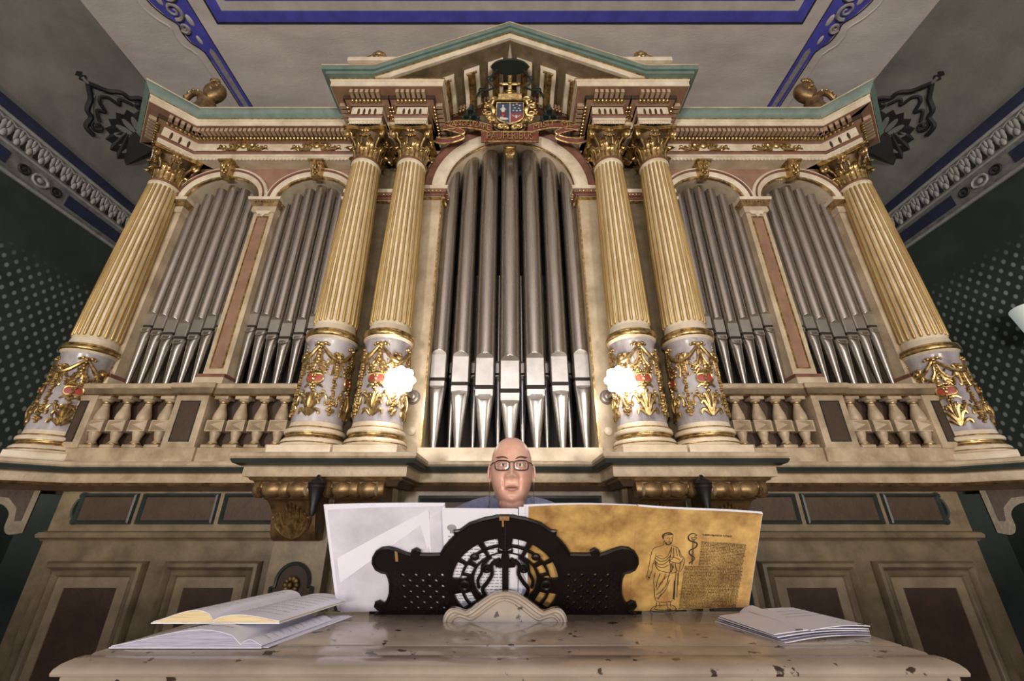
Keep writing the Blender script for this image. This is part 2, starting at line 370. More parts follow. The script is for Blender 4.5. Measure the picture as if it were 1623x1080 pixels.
for s, nm in ((-1,'left'),(1,'right')):
    b = MB(); n = 18
    prof = [cove_pt(i/n) for i in range(n+1)]+[(WX+0.05, CZ+0.05)]
    vs = [(s*x, y, z) for y in (-9, BY) for x, z in prof]; k = len(prof)
    b.add(vs, [(i, (i+1)%k, (i+1)%k+k, i+k) for i in range(k)]+[tuple(range(k)), tuple(range(k, 2*k))])
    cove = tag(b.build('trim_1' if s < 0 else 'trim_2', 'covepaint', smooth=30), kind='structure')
    # painted motif on the cove: a black palmette with scrolling crown and finial, set out in (y along wall, t up the cove)
    def cp(y, t, lift=0.004):
        x, z = cove_pt(max(0.0, min(1.0, t))); nn = cove_n(max(0.0, min(1.0, t)))
        return Vector((s*(x+nn.x*lift), y, z+nn.y*lift))
    yc = 3.92
    def cshape(poly, lift, name, m_, thick=0.003):
        b = MB(); k = len(poly)
        vs = [cp(yc-v*0.98, 0.55+u*0.72, lift) for u, v in poly]+[cp(yc-v*0.98, 0.55+u*0.72, 0.0005) for u, v in poly]
        c0 = cp(yc-sum(p[1] for p in poly)/k*0.98, 0.55+sum(p[0] for p in poly)/k*0.72, lift); vs.append(c0)
        b.add(vs, [(i, (i+1)%k, 2*k) for i in range(k)]+[(i, i+k, (i+1)%k+k, (i+1)%k) for i in range(k)])
        return b.build(name, m_, cove, smooth=0)
    def ctube(pts, r, name, m_):
        return MB().tube([cp(yc-v*0.98, 0.55+u*0.72, 0.002) for u, v in pts], r, 6).build(name, m_, cove)
    # fan of petals around a hub low on the cove
    hub = (0.0, 0.10)
    ctr = []
    for i in range(25):
        a = PI*(-0.10+1.20*i/24); rr = (0.50 if i % 2 == 0 else 0.43)
        ctr.append((hub[0]+rr*0.86*math.cos(a), hub[1]+rr*0.78*math.sin(a)))
    cshape(ctr, 0.008, 'palmette_ground', 'stencilblack')
    for i in range(9):
        a = PI*(0.02+0.96*i/8)
        pts = []
        for q in range(12):
            ph = 2*PI*q/12; l = 0.27+0.12*math.cos(ph); wd = 0.036*math.sin(ph)
            pts.append((hub[0]+l*math.cos(a)*0.86-wd*math.sin(a), hub[1]+l*math.sin(a)*0.78+wd*math.cos(a)))
        cshape(pts, 0.022, 'palmette_petal', 'stencilgrey')
    cshape([(hub[0]+0.13*math.cos(PI*i/8), hub[1]+0.11*math.sin(PI*i/8)) for i in range(9)], 0.03, 'palmette_hub', 'stencilblack')
    for sg in (-1, 1):
        pts = bez([(sg*0.42,0.44,0),(sg*0.40,0.55,0),(sg*0.28,0.58,0),(sg*0.24,0.66,0),(sg*0.12,0.72,0),(sg*0.05,0.80,0),(0,0.86,0)], 6)
        ctube([(p.x,p.y) for p in pts], 0.028, 'crown_scroll', 'stencilblack')
        ctube(spiral((sg*0.30,0.47), 0.07, 1.2, PI/2, -sg, 18), 0.02, 'crown_curl', 'stencilblack')
        pts = bez([(sg*0.24,0.50,0),(sg*0.16,0.60,0),(sg*0.10,0.55,0),(sg*0.06,0.66,0),(0,0.70,0)], 6)
        ctube([(p.x,p.y) for p in pts], 0.02, 'crown_scroll', 'stencilblack')
        pts = bez([(sg*0.33,0.50,0),(sg*0.24,0.60,0),(sg*0.17,0.66,0),(sg*0.05,0.74,0)], 6)
        ctube([(p.x,p.y) for p in pts], 0.012, 'crown_light', 'stencilgrey')
    ctube([(0,0.84),(0,0.93)], 0.018, 'finial_stem', 'stencilgrey')
    cshape([(-0.03,0.90),(-0.05,0.93),(-0.015,0.95),(-0.045,0.975),(0,0.999),(0.045,0.975),(0.015,0.95),(0.05,0.93),(0.03,0.90)], 0.006, 'finial', 'stencilblack')
    # painted cornice band on the wall under the cove: navy line, leaf band, jewel band
    Y0, Y1 = -9, BY
    fr = MB(); fr.box(min(s*WX, s*(WX-0.012)), max(s*WX, s*(WX-0.012)), Y0, Y1, 4.62, COVEZ)
    band = tag(fr.build('trim_3' if s < 0 else 'trim_4', 'friezegrey'), kind='structure')
    def wbox(y0, y1, z0, z1, d, name, m_, c=0.0):
        b = MB(); xa, xb = sorted((s*(WX-0.012), s*(WX-0.012-d)))
        b.box(xa, xb, y0, y1, z0, z1); return b.build(name, m_, band)
    prof = lambda z0, z1, d: [(-0.01,z0),(d*0.4,z0),(d,z0+(z1-z0)*0.4),(d*0.8,z1),(-0.01,z1)]
    path = [(s*(WX-0.012), Y1), (s*(WX-0.012), Y0)] if s > 0 else [(s*(WX-0.012), Y0), (s*(WX-0.012), Y1)]
    path = path[::-1] if s > 0 else path
    def run(z0, z1, d, name, m_):
        b = MB(); xa = s*(WX-0.012)
        pr = [(0,z0),(d*0.5,z0),(d,z0+(z1-z0)*0.45),(d*0.85,z1),(0,z1)]
        vs = [(xa-s*o, y, z) for y in (Y0,Y1) for o, z in pr]; k = 5
        b.add(vs, [(i,(i+1)%k,(i+1)%k+k,i+k) for i in range(k)]+[tuple(range(k)),tuple(range(k,2*k))]); return b.build(name, m_, band)
    run(5.19, 5.295, 0.05, 'upper_moulding', 'friezenavy'); run(5.16, 5.19, 0.02, 'light_line', 'friezelight')
    run(4.90, 4.92, 0.02, 'light_line', 'friezelight'); run(4.62, 4.645, 0.03, 'lower_line', 'friezelight')
    # leaf band: one motif every 0.17 m
    lm = None; y = 1.56
    while y < 4.5:
        if lm is None:
            b = MB()
            b.ell((0,-0.045,0.02),(0.010,0.034,0.075), 8, 6); b.ell((0,0.045,0.02),(0.010,0.034,0.075), 8, 6)
            b.ell((0,0,-0.045),(0.014,0.040,0.045), 8, 6); b.ell((0,0,0.06),(0.014,0.020,0.05), 8, 6)
            b.tube([(0,-0.085,0.09),(-0.0,-0.04,0.105),(0,0,0.115),(0,0.04,0.105),(0,0.085,0.09)], 0.009, 5)
            lm = b.mesh('leaf_motif', 'friezelight')
        o_ = put('leaf_motif', lm, band, (s*(WX-0.014), y, 5.03)); o_.scale = (1,0.72,1); y += 0.12
    # dark ground blocks between the motifs
    db = MB(); y = 1.62
    while y < 4.5: db.box(*sorted((s*(WX-0.012), s*(WX-0.018))), y-0.02, y+0.02, 4.95, 5.06); y += 0.12
    tag(db.build('leaf_band_ground', 'stencilblack', band), kind='stuff')
    # navy bars and jewels
    y = 4.35
    for seg in range(3):
        wbox(y-0.75, y, 4.71, 4.85, 0.006, 'navy_bar', 'friezenavy')
        for q, dy in enumerate((0.87, 1.03, 1.19)):
            b = MB(); r = 0.055 if q != 1 else 0.075
            b.tube([(s*(WX-0.016), y-dy+r*math.cos(2*PI*i/10)*(1.0 if q==1 else 0.85), 4.78+r*0.8*math.sin(2*PI*i/10)) for i in range(10)], 0.014, 5, closed=True)
            b.ell((s*(WX-0.016), y-dy, 4.78), (0.012, r*0.45, r*0.4), 8, 6)
            b.build('jewel', 'stencilblack' if q != 1 else 'friezelight', band)
        y -= 1.34
# painted ceiling: blue banded panel and the two strips beside it (thin painted layers on the plaster)
def cstrip(poly, z, name, m_):
    b = MB(); k = len(poly); b.add([(x,y,CZ-z) for x,y in poly]+[(x,y,CZ) for x,y in poly], [tuple(range(k)), tuple(range(k,2*k))[::-1]]+[(i,i+k,(i+1)%k+k,(i+1)%k) for i in range(k)])
    return b.build(name, m_, ceil, smooth=0)
def cframe(xh, y0, y1, wd, z, name, m_):   # rectangular painted border on the ceiling, open polygon ring as 4 bars
    cstrip([(-xh,y1),(xh,y1),(xh,y1-wd),(-xh,y1-wd)], z, name, m_)
    cstrip([(-xh,y0+wd),(xh,y0+wd),(xh,y0),(-xh,y0)], z, name, m_)
    for s in (-1,1): cstrip([(s*xh,y1-wd),(s*(xh-wd),y1-wd),(s*(xh-wd),y0+wd),(s*xh,y0+wd)], z, name, m_)
cframe(3.04, -4.6, 2.585, 0.022, 0.0022, 'panel_outline', 'stencilblack')  # thin black line painted round the panel
cframe(3.02, -4.6, 2.565, 0.105, 0.003, 'blue_border', 'ceilblue')
cframe(2.915, -4.5, 2.46, 0.085, 0.003, 'pale_border', 'paintline')
cframe(2.83, -4.4, 2.375, 0.075, 0.003, 'blue_border', 'ceilblue')
cframe(2.755, -4.3, 2.30, 0.02, 0.003, 'pale_border', 'paintline')
for s in (-1, 1):
    # blue strip: straight run near the back, swelling to a lobed cartouche towards the front
    outer = [(3.34,3.9),(3.34,2.98),(3.36,2.84),(3.43,2.76),(3.45,2.66),(3.44,2.58),(3.52,2.50),(3.58,2.38),(3.58,2.22),(3.60,2.05),(3.54,1.9),(3.5,1.8),(3.5,-4.6)]
    inner = [(3.20,-4.6),(3.20,3.9)]
    cstrip([(s*x,y) for x,y in outer+inner], 0.002, 'blue_strip', 'ceilblue')
    cstrip([(s*x,y) for x,y in [(3.305,3.9),(3.305,2.86),(3.27,2.82),(3.245,2.86),(3.245,3.9)]], 0.0035, 'strip_centre', 'paintgrey')
    for off, m_, wd in ((0.0,'stencilblack',0.012),(0.10,'paintline',0.014)):
        pts = [(s*(x+off+0.012), y+ (0.03 if off else 0), CZ-0.002) for x,y in outer[:12]]
        MB().tube(bez(pts, 4), wd*0.6, 4).build('strip_outline', m_, ceil)
    MB().tube([(s*3.20,3.9,CZ),(s*3.20,-4.6,CZ)], 0.006, 4).build('strip_outline', 'stencilblack', ceil)
    # grey scroll ornament in the cartouche
    for (cx, cy, r, a0, sg) in ((3.40,2.62,0.05,0.3,1),(3.40,2.46,0.085,1.2,1),(3.36,2.30,0.075,2.6,-1),(3.44,2.22,0.09,0.2,1),(3.36,2.08,0.09,1.0,-1)):
        pts = [(s*x, y, CZ-0.004) for x, y in spiral((cx,cy), r, 1.5, a0, sg, 20)]
        MB().tube(pts, [0.020-0.010*i/20 for i in range(21)], 6).build('scroll_ornament', 'paintgrey', ceil)
    for (cx, cy, rx, ry) in ((3.33,2.74,0.022,0.05),(3.30,2.55,0.03,0.06),(3.48,2.36,0.03,0.06),(3.30,2.20,0.03,0.07)):
        MB().ell((s*cx,cy,CZ-0.002),(rx,ry,0.008), 8, 6).build('scroll_leaf', 'paintline', ceil)
# lamp shade on the right wall, just entering the frame
sc = thing('wall_sconce', (WX-0.012, 3.30, 2.97), 'pale green-white lampshade on the right wall at the edge of the picture', 'lamp')
b = MB(); Mx = Matrix.Translation((WX-0.20,3.30,3.23)) @ Matrix.Rotation(0.18,4,'Y')
b.lathe([(0.12,-0.26),(0.125,-0.26),(0.19,0.0),(0.185,0.0),(0.115,-0.25)], 28, M=Mx); b.build('shade', 'shadewhite', sc)
MB().tube([(WX-0.012,3.30,2.97),(WX-0.08,3.30,2.89),(WX-0.19,3.30,2.93),(WX-0.21,3.30,3.03)], 0.012, 8).build('arm', 'bulbholder', sc)
MB().lathe([(0.0,0),(0.05,0.0),(0.05,0.015),(0.02,0.03),(0,0.03)], 20, M=Matrix.Translation((WX-0.012,3.30,2.97)) @ Matrix.Rotation(-PI/2,4,'Y')).build('wall_plate', 'bulbholder', sc)

# ================================================================== THE ORGAN CASE
case = thing('organ_case', (0, 3.6, FLOOR), 'monumental cream, brown and gold classical organ case with arches and broken pediment', 'organ')
def part(name, b, m_, parent=None, org=None, smooth=35): return b.build(name, m_, parent or case, org, smooth)
CC = Vector((-3.31, 3.03)); U = Vector((-0.7071,-0.7071)); V = Vector((0.7071,-0.7071))   # corner column, out and along directions
PX = (0.89, 1.30); PYc = 2.78           # paired columns
def P2(c, u, v): q = c+U*u+V*v; return (q.x, q.y)
# ---- dark body behind everything
b = MB(); b.box(-3.05, 3.05, 3.46, 4.56, FLOOR, 5.0); part('inner_body', b, 'interior')
# ---- lower case
b = MB(); b.box(-3.05, 3.05, 3.0, 3.46, FLOOR, 1.84); part('lower_body', b, 'olive')
for s in (-1,1):
    b = MB(); poly = [(-3.05,3.0),(-3.30,3.25),(-3.30,4.56),(-3.05,4.56)]
    b.add([(x,y,FLOOR) for x,y in poly]+[(x,y,1.84) for x,y in poly], [(0,1,2,3),(7,6,5,4),(0,4,5,1),(1,5,6,2),(2,6,7,3),(3,7,4,0)])
    if s > 0: b.mirror()
    part('canted_corner', b, 'olive')
    b = MB(); b.box(-3.30,-3.05, 3.40, 4.56, 1.84, 5.0); b.mirror() if s > 0 else None; part('side_wall', b, 'cream')
    # lower framed panels
    for x0, x1 in ((-2.94,-2.31),(-2.19,-1.58)):
        b = MB(); b.rect(x0, x1, FLOOR+0.22, 1.235, [(0,3.0),(0,2.975),(0.012,2.955),(0.03,2.95),(0.045,2.965),(0.05,2.978),(0.062,2.966),(0.075,2.972),(0.085,2.985),(0.09,2.992)])
        if s > 0: b.mirror()
        f = part('panel_frame', b, 'olive')
        b = MB(); b.rect(x0+0.088, x1-0.088, FLOOR+0.308, 1.147, [(0,2.992),(0.06,2.990),(0.062,2.998)]); b.mirror() if s > 0 else None; part('panel_border', b, 'olivelight', f)
        b = MB(); b.box(x0+0.14, x1-0.14, 2.995, 3.0, FLOOR+0.36, 1.095); b.mirror() if s > 0 else None; part('panel', b, 'brown', f)
    # frieze panels
    for i, (x0, x1) in enumerate(((-2.89,-2.53),(-2.47,-1.98),(-1.92,-1.53))):
        b = MB(); b.box(x0, x1, 2.992, 3.0, 1.462, 1.632); b.mirror() if s > 0 else None; f = part('frieze_panel', b, 'brown')
        b = MB(); b.rect(x0-0.012, x1+0.012, 1.450, 1.644, [(0,3.0),(0.004,2.978),(0.014,2.972),(0.022,2.984),(0.026,2.992)]); b.mirror() if s > 0 else None; part('panel_edge', b, 'darktrim', f)
        if i == 0:
            b = MB(); b.tube([(x0-0.004+0.03*math.cos(a), 2.985, 1.547+0.055*math.sin(a)) for a in [PI*0.5+PI*q/10 for q in range(11)]], 0.011, 6)
            b.tube([(x,2.985,z) for x,z in spiral((x0-0.002,1.625), 0.022, 1.0, 0, 1, 10)], 0.008, 6); b.tube([(x,2.985,z) for x,z in spiral((x0-0.002,1.472), 0.022, 1.0, 0, -1, 10)], 0.008, 6)
            b.mirror() if s > 0 else None; part('panel_scroll', b, 'darktrim', f)
    # waist moulding
    b = MB(); pr = [(-0.02,1.352),(0.015,1.352),(0.022,1.362),(0.045,1.372),(0.05,1.388),(0.04,1.402),(0.012,1.41),(-0.02,1.412)]
    path = [(-3.26,3.21),(-3.05,3.0),(-1.51,3.0)]
    b.sweep(pr, path); b.mirror() if s > 0 else None; part('waist_moulding', b, 'olive')
    # corner scroll bracket (profile seen edge-on from the front), in the diagonal direction
    b = MB(); prof = bez([(0.0,1.40,0),(0.06,1.39,0),(0.09,1.43,0),(0.10,1.52,0),(0.16,1.575,0),(0.27,1.585,0),(0.345,1.59,0),(0.385,1.625,0),(0.375,1.665,0)], 6)
    poly = [(p.x,p.y) for p in prof]+[(0.33,1.69),(0.0,1.69)]
    base = CC-U*0.05
    def Mb(c): return Matrix(((V.x,U.x,0,c.x),(V.y,U.y,0,c.y),(0,0,1,0),(0,0,0,1)))
    # prism: polygon in (u,z) extruded along v
    k = len(poly); vs = []
    for vv in (-0.10,0.10):
        for u, z in poly: q = base+U*u+V*vv; vs.append((q.x,q.y,z))
    b.add(vs, [tuple(range(k)), tuple(range(2*k-1,k-1,-1))]+[(i,i+k,(i+1)%k+k,(i+1)%k) for i in range(k)])
    if s > 0: b.mirror()
    br = part('corner_bracket', b, 'olive')
    b = MB(); ip = [(0.03,1.66),(0.03,1.47),(0.06,1.47),(0.075,1.55),(0.13,1.61),(0.24,1.625),(0.30,1.64),(0.30,1.66)]; k = len(ip); vs = []
    for vv in (0.10,0.104):
        for u, z in ip: q = base+U*u+V*vv; vs.append((q.x,q.y,z))
    b.add(vs, [tuple(range(k)), tuple(range(2*k-1,k-1,-1))]+[(i,i+k,(i+1)%k+k,(i+1)%k) for i in range(k)])
    b.mirror() if s > 0 else None; part('bracket_inset', b, 'brown', br)
    b = MB(); b.tube([tuple((base+U*(0.345+u)+V*0.105).to_3d()+Vector((0,0,z))) for u, z in spiral((0,1.635),0.04,1.6,0,1,22)], 0.008, 6); b.mirror() if s > 0 else None; part('bracket_scroll', b, 'oldgold', br)
    # pilasters under the paired columns
    for xc in PX:
        b = MB(); b.box(-xc-0.19, -xc+0.15, 2.90, 3.0, FLOOR, 1.69)
        if s > 0: b.mirror()
        pl = part('bracket_pilaster', b, 'olivelight')
        x = -xc-0.02
        # arched niche panel with ears
        ol = [(x-0.125,FLOOR+0.25),(x-0.125,1.105)]+[(x-0.10,1.105),(x-0.10,1.12)]+[(x+0.10*math.cos(a),1.13+0.10*math.sin(a)) for a in [PI-PI*q/14 for q in range(15)]]+[(x+0.10,1.105),(x+0.125,1.105),(x+0.125,FLOOR+0.25)]
        b = MB(); b.prism(ol, 2.888, 2.90); b.mirror() if s > 0 else None; f = part('niche_panel', b, 'brown', pl)
        b = MB(); b.tube([(px,2.886,pz) for px,pz in ol], 0.011, 6, closed=True)
        b.mirror() if s > 0 else None; part('niche_edge', b, 'darktrim', pl)
        b = MB()
        for q in range(10):
            a = 2*PI*q/10; b.ell((x+0.034*math.cos(a), 2.872, 1.115+0.034*math.sin(a)), (0.018,0.014,0.018), 8, 6)
        b.ell((x,2.862,1.115), 0.017, 8, 6); b.mirror() if s > 0 else None; tag(part('rosette', b, 'oldgold', pl), kind='stuff')
        # scrolled bracket: body, turned roll, acanthus leaf
        b = MB(); pr = bez([(0.0,1.36,0),(-0.07,1.355,0),(-0.115,1.375,0),(-0.145,1.43,0),(-0.175,1.52,0),(-0.235,1.575,0),(-0.29,1.59,0),(-0.33,1.63,0)], 6)
        poly = [(p.x+2.90,p.y) for p in pr]+[(2.56,1.69),(2.90,1.69)]; k = len(poly); vs = []
        for xx in (-xc-0.155, -xc+0.115): vs += [(xx,y,z) for y,z in poly]
        b.add(vs, [tuple(range(k)), tuple(range(2*k-1,k-1,-1))]+[(i,i+k,(i+1)%k+k,(i+1)%k) for i in range(k)])
        if s > 0: b.mirror()
        br = part('ledge_bracket', b, 'bracketbrown')
        b = MB(); R = [(0.0,-0.175),(0.045,-0.175),(0.05,-0.165),(0.05,-0.14),(0.036,-0.132),(0.036,-0.12),(0.05,-0.085),(0.043,-0.045),(0.034,-0.03),(0.046,-0.022),(0.05,0),(0.046,0.022),(0.034,0.03),(0.043,0.045),(0.05,0.085),(0.036,0.12),(0.036,0.132),(0.05,0.14),(0.05,0.165),(0.045,0.175),(0,0.175)]
        b.lathe(R, 20, M=Matrix.Translation((-xc-0.02, 2.585, 1.640)) @ Matrix.Rotation(PI/2,4,'Y')); b.mirror() if s > 0 else None
        part('bracket_roll', b, 'oldgold', br)
        b = MB()
        for q in range(-5, 6):
            pts = []; aq = abs(q)
            for t in [i/10 for i in range(11)]:
                zz = 1.372+0.195*t*(1-0.30*(aq/5)**1.5)-0.02*max(0,t-0.8)*aq; xx = -xc-0.02+(q/5)*0.105*math.sin(PI/2*min(1,t*1.15))**(0.6)
                yy = 2.795-0.10*(zz-1.372)/0.2-0.020-0.05*max(0,t-0.7)
                pts.append((xx,yy,zz))
            b.tube(pts, [0.006+0.0065*math.sin(PI*min(1,t/10)) for t in range(11)], 6)
        b.mirror() if s > 0 else None; tag(part('bracket_leaf', b, 'gold', br), kind='stuff')
        for sd in (-0.135, 0.135):
            b = MB(); b.tube([(-xc-0.02+sd,2.575+y,1.645+z) for y, z in spiral((0,0),0.045,1.4,PI,1,18)], 0.010, 6)
            b.mirror() if s > 0 else None; part('bracket_curl', b, 'oldgold' if sd < 0 else 'olivelight', br)
# middle of the lower case, behind the player
for x0, x1 in ((-0.62,0.62),):
    b = MB(); b.rect(x0, x1, 1.40, 1.63, [(0,3.0),(0.005,2.965),(0.02,2.958),(0.035,2.972),(0.045,2.99)]); f = part('middle_panel_frame', b, 'darktrim')
    part('middle_panel', MB().box(x0+0.04, x1-0.04, 2.988, 3.0, 1.44, 1.59), 'brown', f)
    part('middle_waist_moulding', MB().sweep([(0,1.352),(0.03,1.36),(0.05,1.385),(0.03,1.405),(0,1.41)], [(-0.72,3.0),(0.72,3.0)]), 'olive')
# ---- main ledge: sweeps along the whole front
HALF = [P2(CC,-0.55,-0.24), P2(CC,0.20,-0.24), P2(CC,0.20,0.24), None, (-1.47,3.0), (-1.47,2.60), (-0.69,2.60), (-0.69,2.97)]
q = Vector(HALF[2]); t_ = (3.0-q.y)/0.7071; HALF[3] = (q.x+0.7071*t_, 3.0)
LEDGE = HALF+[(-x,y) for x,y in HALF[::-1]]
def ledge(name, pr, m_): part(name, MB().sweep(pr, LEDGE), m_)
ledge('ledge_cap', [(-0.30,1.80),(0.14,1.80),(0.15,1.812),(0.15,1.828),(0.145,1.835),(-0.30,1.835)], 'tan')
ledge('ledge_green_moulding', [(-0.02,1.764),(0.105,1.764),(0.135,1.776),(0.146,1.795),(0.14,1.802),(-0.02,1.802)], 'darktrim')
ledge('ledge_fascia', [(-0.02,1.704),(0.085,1.704),(0.088,1.71),(0.088,1.758),(0.105,1.766),(-0.02,1.766)], 'tan')
ledge('ledge_gold_line', [(-0.02,1.686),(0.05,1.686),(0.062,1.695),(0.055,1.705),(-0.02,1.705)], 'oldgold')
ledge('ledge_bed', [(-0.02,1.655),(0.02,1.655),(0.045,1.688),(-0.02,1.688)], 'brown')
for s in (-1,1):     # floor of the ledge where the paired columns and corner columns stand
    b = MB(); b.box(-1.47,-0.69,2.60,3.05,1.70,1.832); b.mirror() if s > 0 else None; part('ledge_deck', b, 'cream')
    b = MB(); pl = [P2(CC,-0.4,-0.24),P2(CC,0.20,-0.24),P2(CC,0.20,0.24),P2(CC,-0.4,0.24)]
    b.add([(x,y,1.69) for x,y in pl]+[(x,y,1.832) for x,y in pl], [(0,1,2,3),(7,6,5,4),(0,4,5,1),(1,5,6,2),(2,6,7,3),(3,7,4,0)]); b.mirror() if s > 0 else None; part('ledge_deck', b, 'cream')
# ---- centre sill and big arch
part('centre_sill', MB().cbox(-0.64, 0.64, 2.90, 3.3, 1.832, 1.935, 0.005), 'cream_light')
for s in (-1,1):
    b = MB(); b.box(-0.80,-0.625, 2.95, 3.3, 1.832, 4.24)
    b.mirror() if s > 0 else None; pl = part('arch_pilaster', b, 'cream')
    b = MB(); b.box(-0.633,-0.62, 2.938, 2.952, 1.94, 4.24); b.mirror() if s > 0 else None; part('gold_edge', b, 'gold', pl)
    b = MB(); b.box(-1.56,-0.80, 3.0, 3.3, 1.832, 5.0); b.mirror() if s > 0 else None; part('backing_board', b, 'olive')
    # impost
    path = [(-1.55,3.0),(-0.80,3.0),(-0.80,2.95),(-0.625,2.95),(-0.625,3.25)]
    for nm, pr, m_ in (('impost_cap', [(-0.02,4.275),(0.05,4.275),(0.055,4.31),(0.05,4.315),(-0.02,4.315)], 'cream_light'),
                       ('impost_bed', [(-0.02,4.215),(0.018,4.215),(0.022,4.24),(0.035,4.245),(0.045,4.277),(-0.02,4.277)], 'redbrown'),
                       ('impost_gold_line', [(-0.02,4.18),(0.02,4.18),(0.03,4.19),(0.02,4.20),(-0.02,4.20)], 'gold'),
                       ('impost_neck', [(-0.02,4.20),(0.012,4.20),(0.012,4.217),(-0.02,4.217)], 'cream')):
        b = MB().sweep(pr, path); b.mirror() if s > 0 else None; part(nm, b, m_)
    b = MB()
    for (xa,ya),(xb,yb) in zip(path[:-1], path[1:]):
        d = Vector((xb-xa,yb-ya)); L_ = d.length; d.normalize(); nn = Vector((d.y,-d.x)); k = max(1,int(L_/0.03))
        for i in range(k):
            c = Vector((xa,ya))+d*(i+0.5)*L_/k+nn*0.038; b.ell((c.x,c.y,4.258), 0.0115, 7, 5)
    b.mirror() if s > 0 else None; tag(part('impost_beads', b, 'gold'), kind='stuff')
AZ = 4.315
ar = part('great_arch', MB().ring(0, AZ, [(0.60,0.60,2.96),(0.60,0.60,3.3),(0.73,0.73,3.3),(0.73,0.73,2.93),(0.715,0.715,2.925),(0.62,0.62,2.925),(0.605,0.605,2.935)], 44), 'cream_light')
part('arch_gold_edge', MB().ring(0, AZ, [(0.598,0.598,2.945),(0.598,0.598,2.965),(0.608,0.608,2.965),(0.612,0.612,2.93)], 44), 'gold', ar)
part('arch_brown_band', MB().ring(0, AZ, [(0.73,0.73,2.945),(0.73,0.73,3.0),(0.80,0.80,3.0),(0.80,0.80,2.915),(0.785,0.785,2.905),(0.745,0.745,2.925)], 44), 'redbrown', ar)
part('arch_outer_line', MB().ring(0, AZ, [(0.80,0.80,2.93),(0.80,0.80,3.0),(0.815,0.815,3.0),(0.815,0.815,2.92)], 44), 'gold', ar)
# tympanum with the arch cut out
b = MB(); n = 30; top = lambda x: 5.13+(0.62*(1-abs(x)/1.2) if abs(x) < 1.2 else 0)
A = [(0.74*math.cos(PI-PI*i/n), AZ+0.74*math.sin(PI-PI*i/n)) for i in range(n+1)]
for y in (3.0,):
    for (xa,za),(xb,zb) in zip(A[:-1],A[1:]):
        b.add([(xa,y,za),(xb,y,zb),(xb,y,top(xb)),(xa,y,top(xa)),(xa,3.3,za),(xb,3.3,zb),(xb,3.3,top(xb)),(xa,3.3,top(xa))], [(0,1,2,3),(7,6,5,4),(0,4,5,1),(3,2,6,7)])
part('tympanum', b, 'olive')
